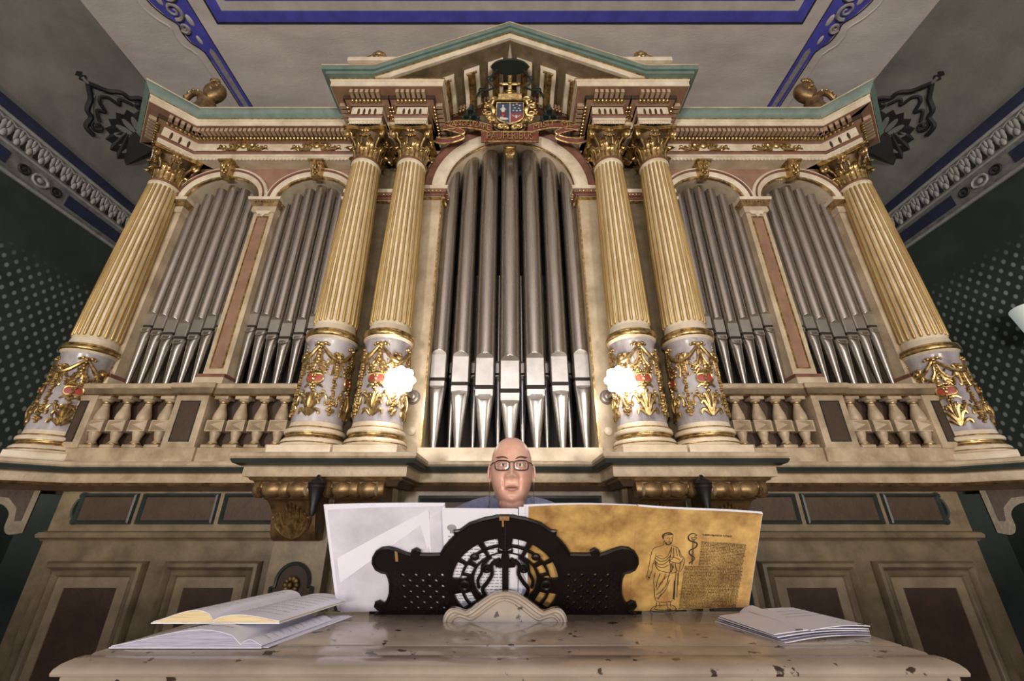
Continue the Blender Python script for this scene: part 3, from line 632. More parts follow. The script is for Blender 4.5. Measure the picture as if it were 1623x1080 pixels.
# ---- wing arcades
WXC = (-2.785, -1.90); MIDX = -2.34; RX, RZ = 0.35, 0.275; WS = 4.315; WY = 3.10
for s in (-1,1):
    def wp(name, b, m_, parent=None):
        if s > 0: b.mirror()
        return part(name, b, m_, parent)
    for wi, xc in enumerate(WXC):
        # spandrel board above the arch
        b = MB(); n = 22; x0, x1 = (-3.24, MIDX) if wi == 0 else (MIDX, -1.50)
        A = [(x0,WS)]+[(xc+RX*1.05*math.cos(PI-PI*i/n), WS+RZ*1.05*math.sin(PI-PI*i/n)) for i in range(n+1)]+[(x1,WS)]
        for (xa,za),(xb,zb) in zip(A[:-1],A[1:]):
            b.add([(xa,WY,za),(xb,WY,zb),(xb,WY,4.76),(xa,WY,4.76),(xa,3.3,za),(xb,3.3,zb),(xb,3.3,4.76),(xa,3.3,4.76)], [(0,1,2,3),(7,6,5,4),(0,4,5,1),(3,2,6,7)])
        wp('spandrel', b, 'pinkbrown')
        # moulded arch ring
        a_ = wp('wing_arch', MB().ring(xc, WS, [(RX,RZ,3.09),(RX,RZ,3.3),(0.45,0.385,3.3),(0.45,0.385,3.065),(0.44,0.375,3.055),(0.415,0.345,3.06),(0.37,0.295,3.07)], 30), 'cream_light')
        wp('arch_brown_line', MB().ring(xc, WS, [(0.408,0.338,3.05),(0.408,0.338,3.08),(0.424,0.355,3.08),(0.424,0.355,3.048)], 30), 'redbrown', a_)
        wp('arch_gold_line', MB().ring(xc, WS, [(RX-0.004,RZ-0.004,3.078),(RX-0.004,RZ-0.004,3.1),(RX+0.010,RZ+0.010,3.1),(RX+0.012,RZ+0.012,3.074)], 30), 'gold', a_)
        # keystone with gilded leaf
        b = MB(); b.add([(xc-0.045,3.03,4.565),(xc+0.045,3.03,4.565),(xc+0.062,2.985,4.715),(xc-0.062,2.985,4.715),(xc-0.045,3.1,4.565),(xc+0.045,3.1,4.565),(xc+0.062,3.1,4.715),(xc-0.062,3.1,4.715)], [(0,1,2,3),(0,4,5,1),(1,5,6,2),(2,6,7,3),(3,7,4,0),(4,7,6,5)])
        b.box(xc-0.075,xc+0.075,2.97,3.1,4.705,4.725); k_ = wp('keystone', b, 'gold')
        b = MB(); b.ell((xc,3.0,4.66),(0.014,0.022,0.05),8,6)
        for sg in (-1,1): b.ell((xc+sg*0.028,3.003,4.675),(0.014,0.018,0.03),8,6); b.ell((xc+sg*0.020,3.01,4.615),(0.012,0.018,0.028),8,6)
        b.ell((xc,3.015,4.585),(0.016,0.016,0.018),8,6); tag(wp('keystone_leaf', b, 'gold', k_), kind='stuff')
    # pilasters: outer, middle, inner
    for nm, xa, xb in (('outer',-3.24,-3.135),('middle',MIDX-0.095,MIDX+0.095),('inner',-1.55,-1.46)):
        b = MB(); b.box(xa, xb, WY, 3.3, 2.44, 4.20); pl = wp('wing_pilaster', b, 'cream')
        if nm == 'middle':
            b = MB(); b.box(MIDX-0.045, MIDX+0.045, WY-0.004, WY, 2.60, 4.10); wp('pilaster_inset', b, 'pinkbrown', pl)
            b = MB(); b.rect(MIDX-0.056, MIDX+0.056, 2.585, 4.115, [(0,WY),(0.003,WY-0.012),(0.009,WY-0.012),(0.012,WY-0.004)]); wp('inset_edge', b, 'gold', pl)
            b = MB(); b.prism([(MIDX-0.07,4.20),(MIDX-0.07,4.16),(MIDX-0.045,4.13),(MIDX-0.025,4.135),(MIDX,4.10),(MIDX+0.025,4.135),(MIDX+0.045,4.13),(MIDX+0.07,4.16),(MIDX+0.07,4.20)], WY-0.02, WY); wp('pilaster_pendant', b, 'cream_light', pl)
        b = MB(); b.cbox(xa-0.018, xb+0.018, WY-0.05, 3.3, 2.40, 2.50, 0.006); wp('pilaster_foot', b, 'cream', pl)
        b = MB(); b.box(xa-0.012, xb+0.012, WY-0.035, 3.3, 2.50, 2.53); wp('foot_moulding', b, 'redbrown', pl)
        path = [(xa,3.28),(xa,WY),(xb,WY),(xb,3.28)]
        for nm2, pr, m_ in (('capital_cap', [(-0.02,4.28),(0.055,4.28),(0.06,4.31),(-0.02,4.315)], 'cream_light'), ('capital_bed', [(-0.02,4.225),(0.02,4.225),(0.035,4.25),(0.05,4.282),(-0.02,4.282)], 'oldgold'),
                            ('capital_neck', [(-0.02,4.16),(0.012,4.16),(0.022,4.175),(0.018,4.227),(-0.02,4.227)], 'cream')):
            wp(nm2, MB().sweep(pr, path), m_, pl)
        b = MB()
        for (pa,pb) in zip(path[:-1], path[1:]):
            d = Vector((pb[0]-pa[0],pb[1]-pa[1])); L_ = d.length; d.normalize(); nn = Vector((d.y,-d.x)); k = max(1,int(L_/0.026))
            for i in range(k): c = Vector(pa)+d*(i+0.5)*L_/k+nn*0.046; b.ell((c.x,c.y,4.262), 0.010, 6, 5)
        tag(wp('capital_beads', b, 'gold', pl), kind='stuff')
# ---- entablature
FR = [P2(CC,-0.45,-0.165), P2(CC,0.175,-0.165), P2(CC,0.175,0.165), None, (-1.44,2.985), (-1.44,2.585)]
q = Vector(FR[2]); t_ = (2.985-q.y)/0.7071; FR[3] = (q.x+0.7071*t_, 2.985)
LOW = FR+[(-1.16,2.585),(-1.16,2.74),(-1.03,2.74),(-1.03,2.585),(-0.75,2.585),(-0.75,3.0)]
HIGH = FR+[(-0.75,2.585),(-0.75,3.0)]
def ent(name, pr, m_, path=LOW, s=-1):
    b = MB().sweep(pr, path); b.mirror() if s > 0 else None; return part(name, b, m_)
def along(path, step, inset=0.0):
    out = []
    for a, c in zip(path[:-1], path[1:]):
        a = Vector(a); c = Vector(c); d = c-a; L_ = d.length; d.normalize(); nn = Vector((d.y,-d.x)); k = max(1, int(round(L_/step)))
        for i in range(k): out.append((a+d*(i+0.5)*L_/k, d, nn))
    return out
for s in (-1,1):
    ent('architrave', [(-0.35,4.72),(0.0,4.72),(0.0,4.755),(0.008,4.758),(0.008,4.790),(-0.35,4.790)], 'cream_light', s=s)
    ent('architrave_moulding', [(-0.35,4.788),(0.010,4.788),(0.022,4.802),(0.018,4.812),(-0.35,4.812)], 'redbrown', s=s)
    ent('frieze_gold_line', [(-0.02,4.810),(0.024,4.810),(0.024,4.817),(-0.02,4.817)], 'gold', s=s)
    ent('frieze', [(-0.35,4.815),(0.0,4.815),(0.0,4.945),(-0.35,4.945)], 'cream_light', s=s)
    ent('bed_moulding', [(-0.3,4.940),(0.010,4.940),(0.040,4.958),(0.060,4.963),(-0.3,4.966)], 'pinkbrown', s=s)
    ent('dentil_band', [(-0.3,4.962),(0.068,4.962),(0.068,5.008),(-0.3,5.008)], 'brown', s=s)
    ent('corona_soffit', [(-0.3,5.004),(0.15,5.004),(0.15,5.02),(-0.3,5.02)], 'pinkbrown', HIGH, s)
    ent('corona', [(-0.3,5.018),(0.138,5.006),(0.155,5.006),(0.155,5.062),(0.163,5.066),(0.168,5.082),(-0.3,5.082)], 'cream_light', HIGH, s)
    ent('corona_gold_line', [(0.1,5.079),(0.173,5.079),(0.173,5.087),(0.1,5.087)], 'gold', HIGH, s)
    CYM = FR+[(-1.24,2.585)]
    ent('cyma', [(-0.3,5.085),(0.173,5.085),(0.180,5.10),(0.203,5.13),(0.220,5.148),(0.220,5.168),(-0.3,5.168)], 'sagegreen', CYM, s)
    ent('top_fillet', [(-0.3,5.166),(0.223,5.166),(0.225,5.178),(-0.3,5.178)], 'cream', CYM, s)
    b = MB()
    for c, d, nn in along(LOW, 0.046):
        p = c+nn*0.098; M_ = Matrix(((d.x,nn.x,0,p.x),(d.y,nn.y,0,p.y),(0,0,1,0),(0,0,0,1)))
        b.box(-0.0145,0.0145,-0.030,0.030,4.964,5.004, M_)
    b.mirror() if s > 0 else None; tag(part('dentils', b, 'dentil'), kind='stuff')
    b = MB()
    for c, d, nn in along(LOW, 0.036):
        p = c+nn*0.052; b.ell((p.x,p.y,4.952), (0.0165,0.0165,0.0145), 7, 5)
    b.mirror() if s > 0 else None; tag(part('gilded_beads', b, 'gold'), kind='stuff')
    b = MB()
    for c, d, nn in along(LOW, 0.036):
        p = c+nn*0.004; b.ell((p.x,p.y,4.727), (0.012,0.012,0.014), 6, 5)
    b.mirror() if s > 0 else None; tag(part('architrave_beads', b, 'cream_light'), kind='stuff')
    # fluted slots in the frieze blocks above the columns
    for xc in PX:
        for q in range(4):
            b = MB(); xx = -xc-0.075+q*0.05; b.ell((xx,2.583,4.875),(0.012,0.006,0.045),10,6); b.mirror() if s > 0 else None; part('frieze_slot', b, 'brown')
    for q in range(4):
        b = MB(); c = CC+U*0.177+V*(-0.09+q*0.06); b.ell((c.x,c.y,4.875),(0.011,0.011,0.045),10,6); b.mirror() if s > 0 else None; part('frieze_slot', b, 'brown')
    for q in range(3):
        c0 = Vector(LOW[2])+(Vector(LOW[3])-Vector(LOW[2]))*(0.25+0.25*q); b = MB(); b.ell((c0.x,c0.y,4.875),(0.011,0.011,0.045),10,6); b.mirror() if s > 0 else None; part('frieze_slot', b, 'brown')
    # gilded foliage on the wing frieze
    for xc in (-2.66,-1.93):
        b = MB(); Y = 2.977
        b.ell((xc,Y,4.885),(0.034,0.022,0.030),10,8)
        for q in range(7):
            a = PI*q/6; b.ell((xc+0.055*math.cos(a),Y,4.868+0.048*math.sin(a)),(0.022,0.014,0.020),8,6)
        for sg in (-1,1):
            b.tube([(xc+sg*(0.06+x),Y,z) for x,z in spiral((0.03,4.868),0.030,1.4,PI,-1,16)], [0.012-0.005*i/16 for i in range(17)], 6)
            b.tube([(xc+sg*(0.16+x),Y,z) for x,z in spiral((0.0,4.862),0.022,1.4,PI,1,16)], [0.011-0.005*i/16 for i in range(17)], 6)
            b.tube([(xc+sg*0.05,Y,4.846),(xc+sg*0.10,Y,4.842),(xc+sg*0.16,Y,4.848),(xc+sg*0.20,Y,4.862),(xc+sg*0.225,Y,4.850)], [0.012,0.013,0.011,0.009,0.005], 6)
            b.ell((xc+sg*0.115,Y,4.885),(0.016,0.012,0.010),8,6); b.ell((xc+sg*0.20,Y,4.875),(0.014,0.012,0.012),8,6)
        b.v = [(xc+(x-xc)*1.12, y, 4.826+(z-4.826)*1.45) for x,y,z in b.v]
        b.mirror() if s > 0 else None; tag(part('frieze_foliage', b, 'gold'), kind='stuff')
    # flat roof boards on top of the case
    b = MB(); b.add([(x,y,z) for z in (5.14,5.172) for x,y in [(-3.3,3.45),(FR[3][0],3.0),(-1.2,3.0),(-1.2,4.56),(-3.3,4.56)]], [tuple(range(5)),tuple(range(9,4,-1))]+[(i,i+5,(i+1)%5+5,(i+1)%5) for i in range(5)])
    b.mirror() if s > 0 else None; part('roof_board', b, 'cream')
for s in (-1,1):     # boards closing the case behind and below the corner entablature
    b = MB(); pl = [P2(CC,0.10,-0.16),P2(CC,0.17,-0.16),P2(CC,0.17,0.16),(FR[3][0],2.99),(-1.5,2.99),(-1.5,3.3),(-3.2,3.3)]; k = len(pl)
    b.add([(x,y,4.723) for x,y in pl]+[(x,y,4.74) for x,y in pl], [tuple(range(k)),tuple(range(2*k-1,k-1,-1))]+[(i,i+k,(i+1)%k+k,(i+1)%k) for i in range(k)]); b.mirror() if s > 0 else None; part('entablature_soffit', b, 'cream')
    b = MB(); pl = [(-3.24,3.10),(-3.52,3.38),(-3.48,3.42),(-3.20,3.14)]; k = 4
    b.add([(x,y,1.84) for x,y in pl]+[(x,y,4.74) for x,y in pl], [tuple(range(k)),tuple(range(2*k-1,k-1,-1))]+[(i,i+k,(i+1)%k+k,(i+1)%k) for i in range(k)]); b.mirror() if s > 0 else None; part('canted_board', b, 'cream')
# ---- pediment: sage-green rake, white rake, soffit, modillions
def rake(name, zo0, zo1, y0, y1, m_, xo, slope=(1.20,0.635)):
    """band following the pediment line between heights zo0..zo1 below/above it; xo = half-width of its flat ends"""
    xk, rise = slope
    for s in (-1,1):
        pts = [(-xk,zo1),(0,zo1+rise),(0,zo0+rise),(-xk,zo0)]
        if xo > xk: pts = [(-xo,zo1)]+pts+[(-xo,zo0)]
        b = MB().prism(pts, y0, y1); b.mirror() if s > 0 else None; part(name, b, m_)
rake('pediment_fillet', 5.166, 5.178, 2.348, 3.1, 'cream', 1.67)
rake('pediment_cyma', 5.120, 5.167, 2.355, 3.1, 'sagegreen', 1.665)
rake('pediment_cyma_lower', 5.086, 5.126, 2.372, 3.1, 'sagegreen', 1.63)
rake('pediment_gold_line', 5.079, 5.087, 2.392, 3.1, 'gold', 1.2)
for s in (-1,1):
    b = MB().prism([(-1.2,5.08),(0,5.715),(0,5.647),(-1.072,5.08)],2.40,3.1); b.mirror() if s > 0 else None; part('pediment_corona', b, 'cream_light')
rake('pediment_bed', 4.965, 5.012, 2.90, 3.1, 'olivelight', 1.05)
rake('pediment_soffit', 5.004, 5.013, 2.42, 3.1, 'brown', 0.74, (0.74,0.3916)) if False else None
for s in (-1,1):
    b = MB().prism([(-1.05,5.0846),(0,5.648),(0,5.638),(-1.05,5.0746)],2.42,3.1); b.mirror() if s > 0 else None; part('pediment_soffit', b, 'olive')
rake('pediment_dentil_band', 4.90, 4.975, 2.90, 3.1, 'redbrown', 1.05)
for s in (-1,1):
    b = MB(); c_ = math.atan2(0.65,1.20)
    for q in range(20):
        x = -0.70+q*0.034; z = 4.937+0.635*(1+x/1.20); b.cbox(x-0.011,x+0.011,2.86,2.91,z-0.03,z+0.028,0.003)
    b.mirror() if s > 0 else None; tag(part('pediment_dentils', b, 'pinkbrown'), kind='stuff')
    b = MB()
    for q in range(22):
        x = -0.72+q*0.031; z = 4.892+0.635*(1+x/1.20); b.ell((x,2.865,z-0.006),0.0165,7,5)
    b.mirror() if s > 0 else None; tag(part('pediment_beads', b, 'gold'), kind='stuff')
    for q, x in enumerate((-0.60,-0.365,-0.14)):
        zt = 4.978+0.635*(1+x/1.20)
        b = MB(); hw = 0.072
        pr = bez([(2.90,zt-0.095,0),(2.86,zt-0.105,0),(2.81,zt-0.09,0),(2.72,zt-0.055,0),(2.60,zt-0.055,0),(2.55,zt-0.03,0)],5)
        poly = [(p.x,p.y) for p in pr]+[(2.55,zt+0.05),(2.92,zt+0.05)]; k = len(poly); vs = []
        for xx, dz in ((x-hw,-hw*0.54),(x+hw,hw*0.54)): vs += [(xx,y,z+dz) for y,z in poly]
        b.add(vs, [tuple(range(k)),tuple(range(2*k-1,k-1,-1))]+[(i,i+k,(i+1)%k+k,(i+1)%k) for i in range(k)])
        b.mirror() if s > 0 else None; mo = part('modillion', b, 'cream_light')
        b = MB(); pts = [(x,p.x,p.y-0.008) for p in pr]
        b.tube(pts, [0.012+0.016*math.sin(PI*i/(len(pts)-1)) for i in range(len(pts))], 7)
        for sg in (-1,1): b.tube([(x+sg*0.026,p[1],p[2]+sg*0.014) for p in pts[2:-2]], 0.010, 6)
        for i in range(5): b.ell((x-0.04+0.02*i,2.56,zt-0.04+(-0.04+0.02*i)*0.54),0.011,7,5)
        b.mirror() if s > 0 else None; tag(part('modillion_leaf', b, 'gold', mo), kind='stuff')
part('pediment_centre_rib', MB().add([(-0.018,2.42,5.64),(0.018,2.42,5.64),(0.018,2.9,5.60),(-0.018,2.9,5.60),(-0.018,2.42,5.68),(0.018,2.42,5.68),(0.018,2.9,5.68),(-0.018,2.9,5.68)], [(0,3,2,1),(4,5,6,7),(0,1,5,4),(1,2,6,5),(2,3,7,6),(3,0,4,7)]), 'cream_light')

# ================================================================== COLUMNS
def make_column():
    r = thing('organ_column', (0,0,0), 'column', 'column', 'fluted gilded columns of the organ')
    L0 = lambda name, b, m_, p=None, smooth=40: b.build(name, m_, p or r, smooth=smooth)
    L0('plinth', MB().cbox(-0.198,0.198,-0.198,0.198,0,0.068,0.005), 'cream_light')
    L0('base', MB().lathe([(0,0.066),(0.185,0.066),(0.198,0.075),(0.203,0.092),(0.198,0.109),(0.187,0.118),(0.170,0.14),(0.178,0.150),(0.188,0.155),(0.190,0.166),(0.186,0.178),(0.176,0.184),(0.168,0.19),(0.163,0.225),(0.160,0.23)],40), 'cream_light')
    L0('gilded_scotia', MB().lathe([(0.187,0.116),(0.190,0.120),(0.181,0.127),(0.173,0.136),(0.173,0.143),(0.180,0.146),(0.181,0.151)],40), 'gold')
    L0('gilded_fillet', MB().lathe([(0.176,0.183),(0.179,0.188),(0.172,0.193)],40), 'gold')
    L0('gilded_line', MB().tube([(0.2035*math.sin(2*PI*i/40),-0.2035*math.cos(2*PI*i/40),0.088) for i in range(40)],0.004,5,closed=True), 'gold')
    R = 0.158
    dr = L0('drum', MB().lathe([(0.164,0.222),(0.162,0.30),(R,0.50),(0.153,0.70),(0.152,0.78),(0.160,0.795),(0.160,0.812)],48), 'marble')
    L0('upper_bed', MB().lathe([(0.155,0.805),(0.172,0.822),(0.176,0.829)],40), 'cream_light')
    L0('upper_ring', MB().lathe([(0.160,0.884),(0.152,0.894),(0.147,0.93),(0.140,0.94)],40), 'cream_light')
    L0('gilded_ring', MB().lathe([(0.174,0.827),(0.183,0.833),(0.187,0.846),(0.183,0.857),(0.176,0.860),(0.182,0.866),(0.180,0.876),(0.168,0.884),(0.158,0.886)],40), 'gold')
    # gilded relief on the drum: (angle, height) -> surface
    def rad(z): return 0.163-0.012*min(1,max(0,(z-0.30)/0.4))
    def on(a, z, h=0.0): q = rad(z)+h; return (q*math.sin(a), -q*math.cos(a), z)
    g = MB(); shade = MB()
    for k in range(4):
        a0 = k*PI/2
        A = lambda da, z, h=0.006: on(a0+da, z, h)
        # knot and berries at the top
        g.ell(A(0,0.758,0.010),0.020,8,6)
        for sg in (-1,1):
            g.ell(A(sg*0.16,0.768,0.008),0.015,8,6); g.ell(A(sg*0.29,0.760,0.006),0.011,8,6)
            # double swag to the next knot
            sw = [(0.05,0.748),(0.22,0.715),(0.45,0.672),(0.64,0.655),(0.785,0.650)]
            g.tube([A(sg*p.x,p.y,0.010) for p in bez([(x,z,0) for x,z in sw],5)], [0.010+0.010*i/20 for i in range(21)], 7)
            sw = [(0.06,0.715),(0.12,0.655),(0.28,0.610),(0.45,0.615),(0.55,0.645),(0.60,0.62)]
            g.tube([A(sg*p.x,p.y,0.008) for p in bez([(x,z,0) for x,z in sw],5)], 0.009, 6)
            g.tube([A(sg*(0.60+u),z,0.008) for u,z in spiral((-0.02,0.60),0.10,1.0,PI/2,-1,14)][:9], 0.008, 6)
            # bottom leaf sprays and running scroll
            for pl, r0 in (([(0.02,0.258),(0.05,0.325),(0.10,0.375),(0.17,0.400),(0.225,0.392)],0.0115),([(0.03,0.258),(0.11,0.310),(0.20,0.345),(0.29,0.352),(0.335,0.334)],0.0110),([(0.04,0.256),(0.15,0.280),(0.26,0.298),(0.35,0.292),(0.385,0.268)],0.0105),([(0.01,0.262),(0.025,0.32),(0.05,0.37),(0.075,0.412)],0.0090)):
                q_ = bez([(x,z,0) for x,z in pl],4); g.tube([A(sg*p.x,p.y,0.004+0.010*i/len(q_)) for i, p in enumerate(q_)], [r0*(0.45+0.75*math.sin(PI*(i+0.5)/len(q_))) for i in range(len(q_))], 6)
            sc_ = [(0.30,0.355),(0.40,0.392),(0.52,0.398),(0.60,0.370),(0.585,0.335),(0.535,0.340),(0.55,0.360)]
            g.tube([A(sg*p.x,p.y,0.006) for p in bez([(x,z,0) for x,z in sc_],5)], [0.009-0.004*i/30 for i in range(31)], 6)
            # side twigs about the cartouche
            for (ax,az),(bx,bz) in (((0.03,0.60),(0.33,0.575)),((0.08,0.58),(0.30,0.545)),((0.05,0.462),(0.36,0.448)),((0.02,0.65),(0.14,0.57))):
                g.tube([A(sg*(ax+(bx-ax)*t),az+(bz-az)*t+0.012*math.sin(PI*t),0.007) for t in [i/5 for i in range(6)]], [0.007,0.010,0.011,0.010,0.008,0.005], 5)
            for bx, bz in ((0.36,0.56),(0.42,0.585),(0.30,0.60),(0.22,0.628),(0.40,0.42),(0.33,0.395),(0.24,0.385)):
                g.ell(A(sg*bx,bz,0.007),(0.012,0.012,0.014),6,5)
        # pendant and stem
        for i in range(6): g.ell(A(0.02*(-1)**i,0.735-0.022*i,0.010),(0.012,0.012,0.014),7,5)
        g.tube([A(0,0.31+0.11*t,0.014+0.01*math.sin(PI*t)) for t in [i/6 for i in range(7)]], [0.006,0.008,0.009,0.009,0.008,0.006,0.003], 7)
        for i in range(4): g.ell(A(0.04*(-1)**i,0.425+0.018*i,0.009),(0.015,0.012,0.012),7,5)
        # vertical string of berries between the motifs
        a0 = k*PI/2+PI/4
        for i in range(21):
            z = 0.275+i*0.0185; g.ell(on(a0+0.045*math.sin(i*1.9),z,0.006),(0.014,0.014,0.012),6,5)
        for i, z in enumerate((0.30,0.345,0.655,0.70)):
            for sg in (-1,1): g.ell(on(a0+sg*0.10,z,0.006),(0.016,0.016,0.013),6,5)
        g.ell(on(a0,0.672,0.012),0.024,8,6)
    random.seed(21)
    for k in range(150):       # small gilded sprigs filling the ground
        a = random.uniform(0,2*PI); z = random.choice((random.uniform(0.56,0.70),random.uniform(0.27,0.46),random.uniform(0.56,0.70)))
        da = random.uniform(-0.10,0.10); dz = random.uniform(-0.035,0.035)
        g.tube([on(a,z,0.003),on(a+da*0.6,z+dz*0.5+0.008,0.009),on(a+da,z+dz,0.004)],[0.003,0.006,0.002],5)
    tag(L0('gilded_relief', g, 'gold', dr), kind='stuff')
    c = MB(); cg = MB(); a0 = 0.0; pts = []
    for i in range(20):
        t = 2*PI*i/20; pts.append((a0+0.30*math.cos(t), 0.512+0.036*math.sin(t)*(1+0.25*math.cos(2*t))))
    vs = [on(a,z,0.012) for a,z in pts]+[on(a,z,0.0) for a,z in pts]+[on(a0,0.512,0.024)]
    c.add(vs, [(i,(i+1)%20,40) for i in range(20)]+[(i,(i+1)%20,(i+1)%20+20,i+20) for i in range(20)])
    cg.tube([on(a0+(a-a0)*1.08,0.512+(z-0.512)*1.12,0.010) for a,z in pts], 0.0075, 6, closed=True)
    for q in range(5): cg.ell(on(a0-0.16+0.08*q,0.556+0.008*math.sin(PI*q/4),0.012),(0.013,0.012,0.010),7,5)
    for q in range(4): cg.ell(on(a0-0.06+0.03*q,0.512+0.016*math.cos(q*2.0),0.022),(0.009,0.008,0.011),7,5)
    mc = c.mesh('cartouche','cartouche'); mg = cg.mesh('cartouche_frame','gold')
    for k in range(4):
        o = put('cartouche', mc, dr, rz=k*PI/2); tag(put('cartouche_frame', mg, dr, rz=k*PI/2), kind='stuff')
    # shaft with gilded flutes
    z0, z1 = 0.93, 2.535
    def sr(z): t = (z-z0)/(z1-z0); return 0.1435-0.0225*t-0.006*t*t+0.006*math.sin(PI*t)*0.5
    prof = [(sr(z0+(z1-z0)*i/12), z0+(z1-z0)*i/12) for i in range(13)]
    sh = L0('shaft', MB().lathe([(0.146,0.90),(0.146,0.925)]+prof+[(0.128,2.545),(0.128,2.553),(0.12,2.56)],48), 'fluteground')
    NF = 22; pts = [z0+0.035+(z1-z0-0.06)*q/10 for q in range(11)]
    fl = MB().tube([(0,-(sr(pts[0])+0.0005),pts[0]-0.0125),(0,-(sr(pts[0])+0.0005),pts[0]-0.009)]+[(0, -(sr(z)+0.0005), z) for z in pts]+[(0,-(sr(pts[-1])+0.0005),pts[-1]+0.010)], [0.003,0.0085]+[0.0122*sr(z)/0.1435 for z in pts]+[0.005], 8).mesh('flute','flutegold',smooth=50)
    for i in range(NF): put('flute', fl, sh, rz=2*PI*(i+0.5)/NF)
    L0('neck_ring', MB().lathe([(0.124,2.548),(0.133,2.552),(0.135,2.560),(0.130,2.568),(0.118,2.571)],40), 'redbrown')
    L0('neck_gold_ring', MB().lathe([(0.128,2.565),(0.134,2.570),(0.130,2.577),(0.115,2.579)],40), 'gold')
    # Corinthian capital
    H0 = 2.575
    cp_ = L0('capital', MB().lathe([(0.112,H0),(0.110,H0+0.10),(0.120,H0+0.20),(0.155,H0+0.265),(0.160,H0+0.28),(0,H0+0.28)],32), 'capground')
    lm = leaf(MB(), 0.150, 0.082, 0.85).mesh('acanthus_leaf','gold',smooth=60); lu = leaf(MB(), 0.235, 0.080, 0.85).mesh('acanthus_leaf_tall','gold',smooth=60)
    for i in range(8):
        a = 2*PI*i/8
        o = put('acanthus_leaf', lm, cp_, (0.116*math.sin(a),-0.116*math.cos(a),H0+0.002), rz=a)
        a += PI/8; o = put('acanthus_leaf', lu, cp_, (0.113*math.sin(a),-0.113*math.cos(a),H0+0.002), rz=a)
    for i in range(4):
        a = PI/4+i*PI/2; d = Vector((math.sin(a),-math.cos(a),0)); t = Vector((math.cos(a),math.sin(a),0))
        b = MB()
        b.tube([Vector((0,0,H0+0.13))+d*0.125, Vector((0,0,H0+0.18))+d*0.135, Vector((0,0,H0+0.225))+d*0.175]+[Vector((0,0,H0))+d*(0.212+u)+Vector((0,0,0.232+z)) for u,z in spiral((0,0),0.042,1.4,PI*0.75,-1,16,0.2)], [0.010]*3+[0.015-0.004*q/16 for q in range(17)], 7)
        b.ell(Vector((0,0,H0+0.230))+d*0.212, (0.030,0.030,0.030), 8, 6)
        for sg in (-1,1): b.tube([Vector((0,0,H0+0.15))+d*0.10+t*sg*0.055, Vector((0,0,H0+0.20))+d*0.115+t*sg*0.075]+[Vector((0,0,H0))+d*(0.110)+t*sg*(0.090+u)+Vector((0,0,0.245+z)) for u,z in spiral((0,0),0.020,1.2,PI,-1,10,0.25)], 0.009, 6)
        b.build('volute', 'gold', cp_)
        a = i*PI/2; d = Vector((math.sin(a),-math.cos(a),0)); t = Vector((math.cos(a),math.sin(a),0)); b = MB()
        b.ell(Vector((0,0,H0+0.285))+d*0.155,(0.020,0.020,0.030),8,6)
        for sg in (-1,1): b.ell(Vector((0,0,H0+0.278))+d*0.155+t*sg*0.024,(0.016,0.016,0.014),7,5)
        for q in range(5): b.ell(Vector((0,0,H0+0.235+0.006*math.cos(q*PI/2)))+d*0.145+t*(-0.04+0.02*q),0.011,6,5)
        b.build('fleuron', 'gold', cp_)
    ab = []
    for i in range(4):
        c0 = PI/4+i*PI/2-PI/2
        for q in range(9):
            f = q/8; a = c0+f*PI/2; rr = 0.270-0.095*math.sin(PI*f)**0.8
            ab.append((rr*math.sin(a), -rr*math.cos(a)))
    b = MB(); k = len(ab)
    for z_a, z_b, sc in ((H0+0.278,H0+0.292,0.94),(H0+0.292,H0+0.313,1.0)):
        b.add([(x*sc,y*sc,z_a) for x,y in ab]+[(x*sc,y*sc,z_b) for x,y in ab], [tuple(range(k)),tuple(range(2*k-1,k-1,-1))]+[(i,(i+1)%k,(i+1)%k+k,i+k) for i in range(k)])
    b.build('abacus', 'gold', cp_)
    return r
col0 = make_column()
for i, (x, y, rz, lab) in enumerate((
    (CC.x, CC.y, -PI/4, 'leftmost fluted gold column, on the canted left corner of the organ'),
    (-PX[1], PYc, 0, 'fluted gold column left of its twin in the pair left of the central pipes'),
    (-PX[0], PYc, 0, 'fluted gold column with marble drum just left of the central arch, behind the left lamp'),
    (PX[0], PYc, 0, 'fluted gold column with marble drum just right of the central arch, behind the right lamp'),
    (PX[1], PYc, 0, 'fluted gold column right of its twin in the pair right of the central pipes'),
    (-CC.x, CC.y, PI/4, 'rightmost fluted gold column, on the canted right corner of the organ'))):
    o = col0 if i == 0 else copy_tree(col0)
    o.location = (x, y, 1.832); o.rotation_euler = (0,0,rz); o['label'] = lab

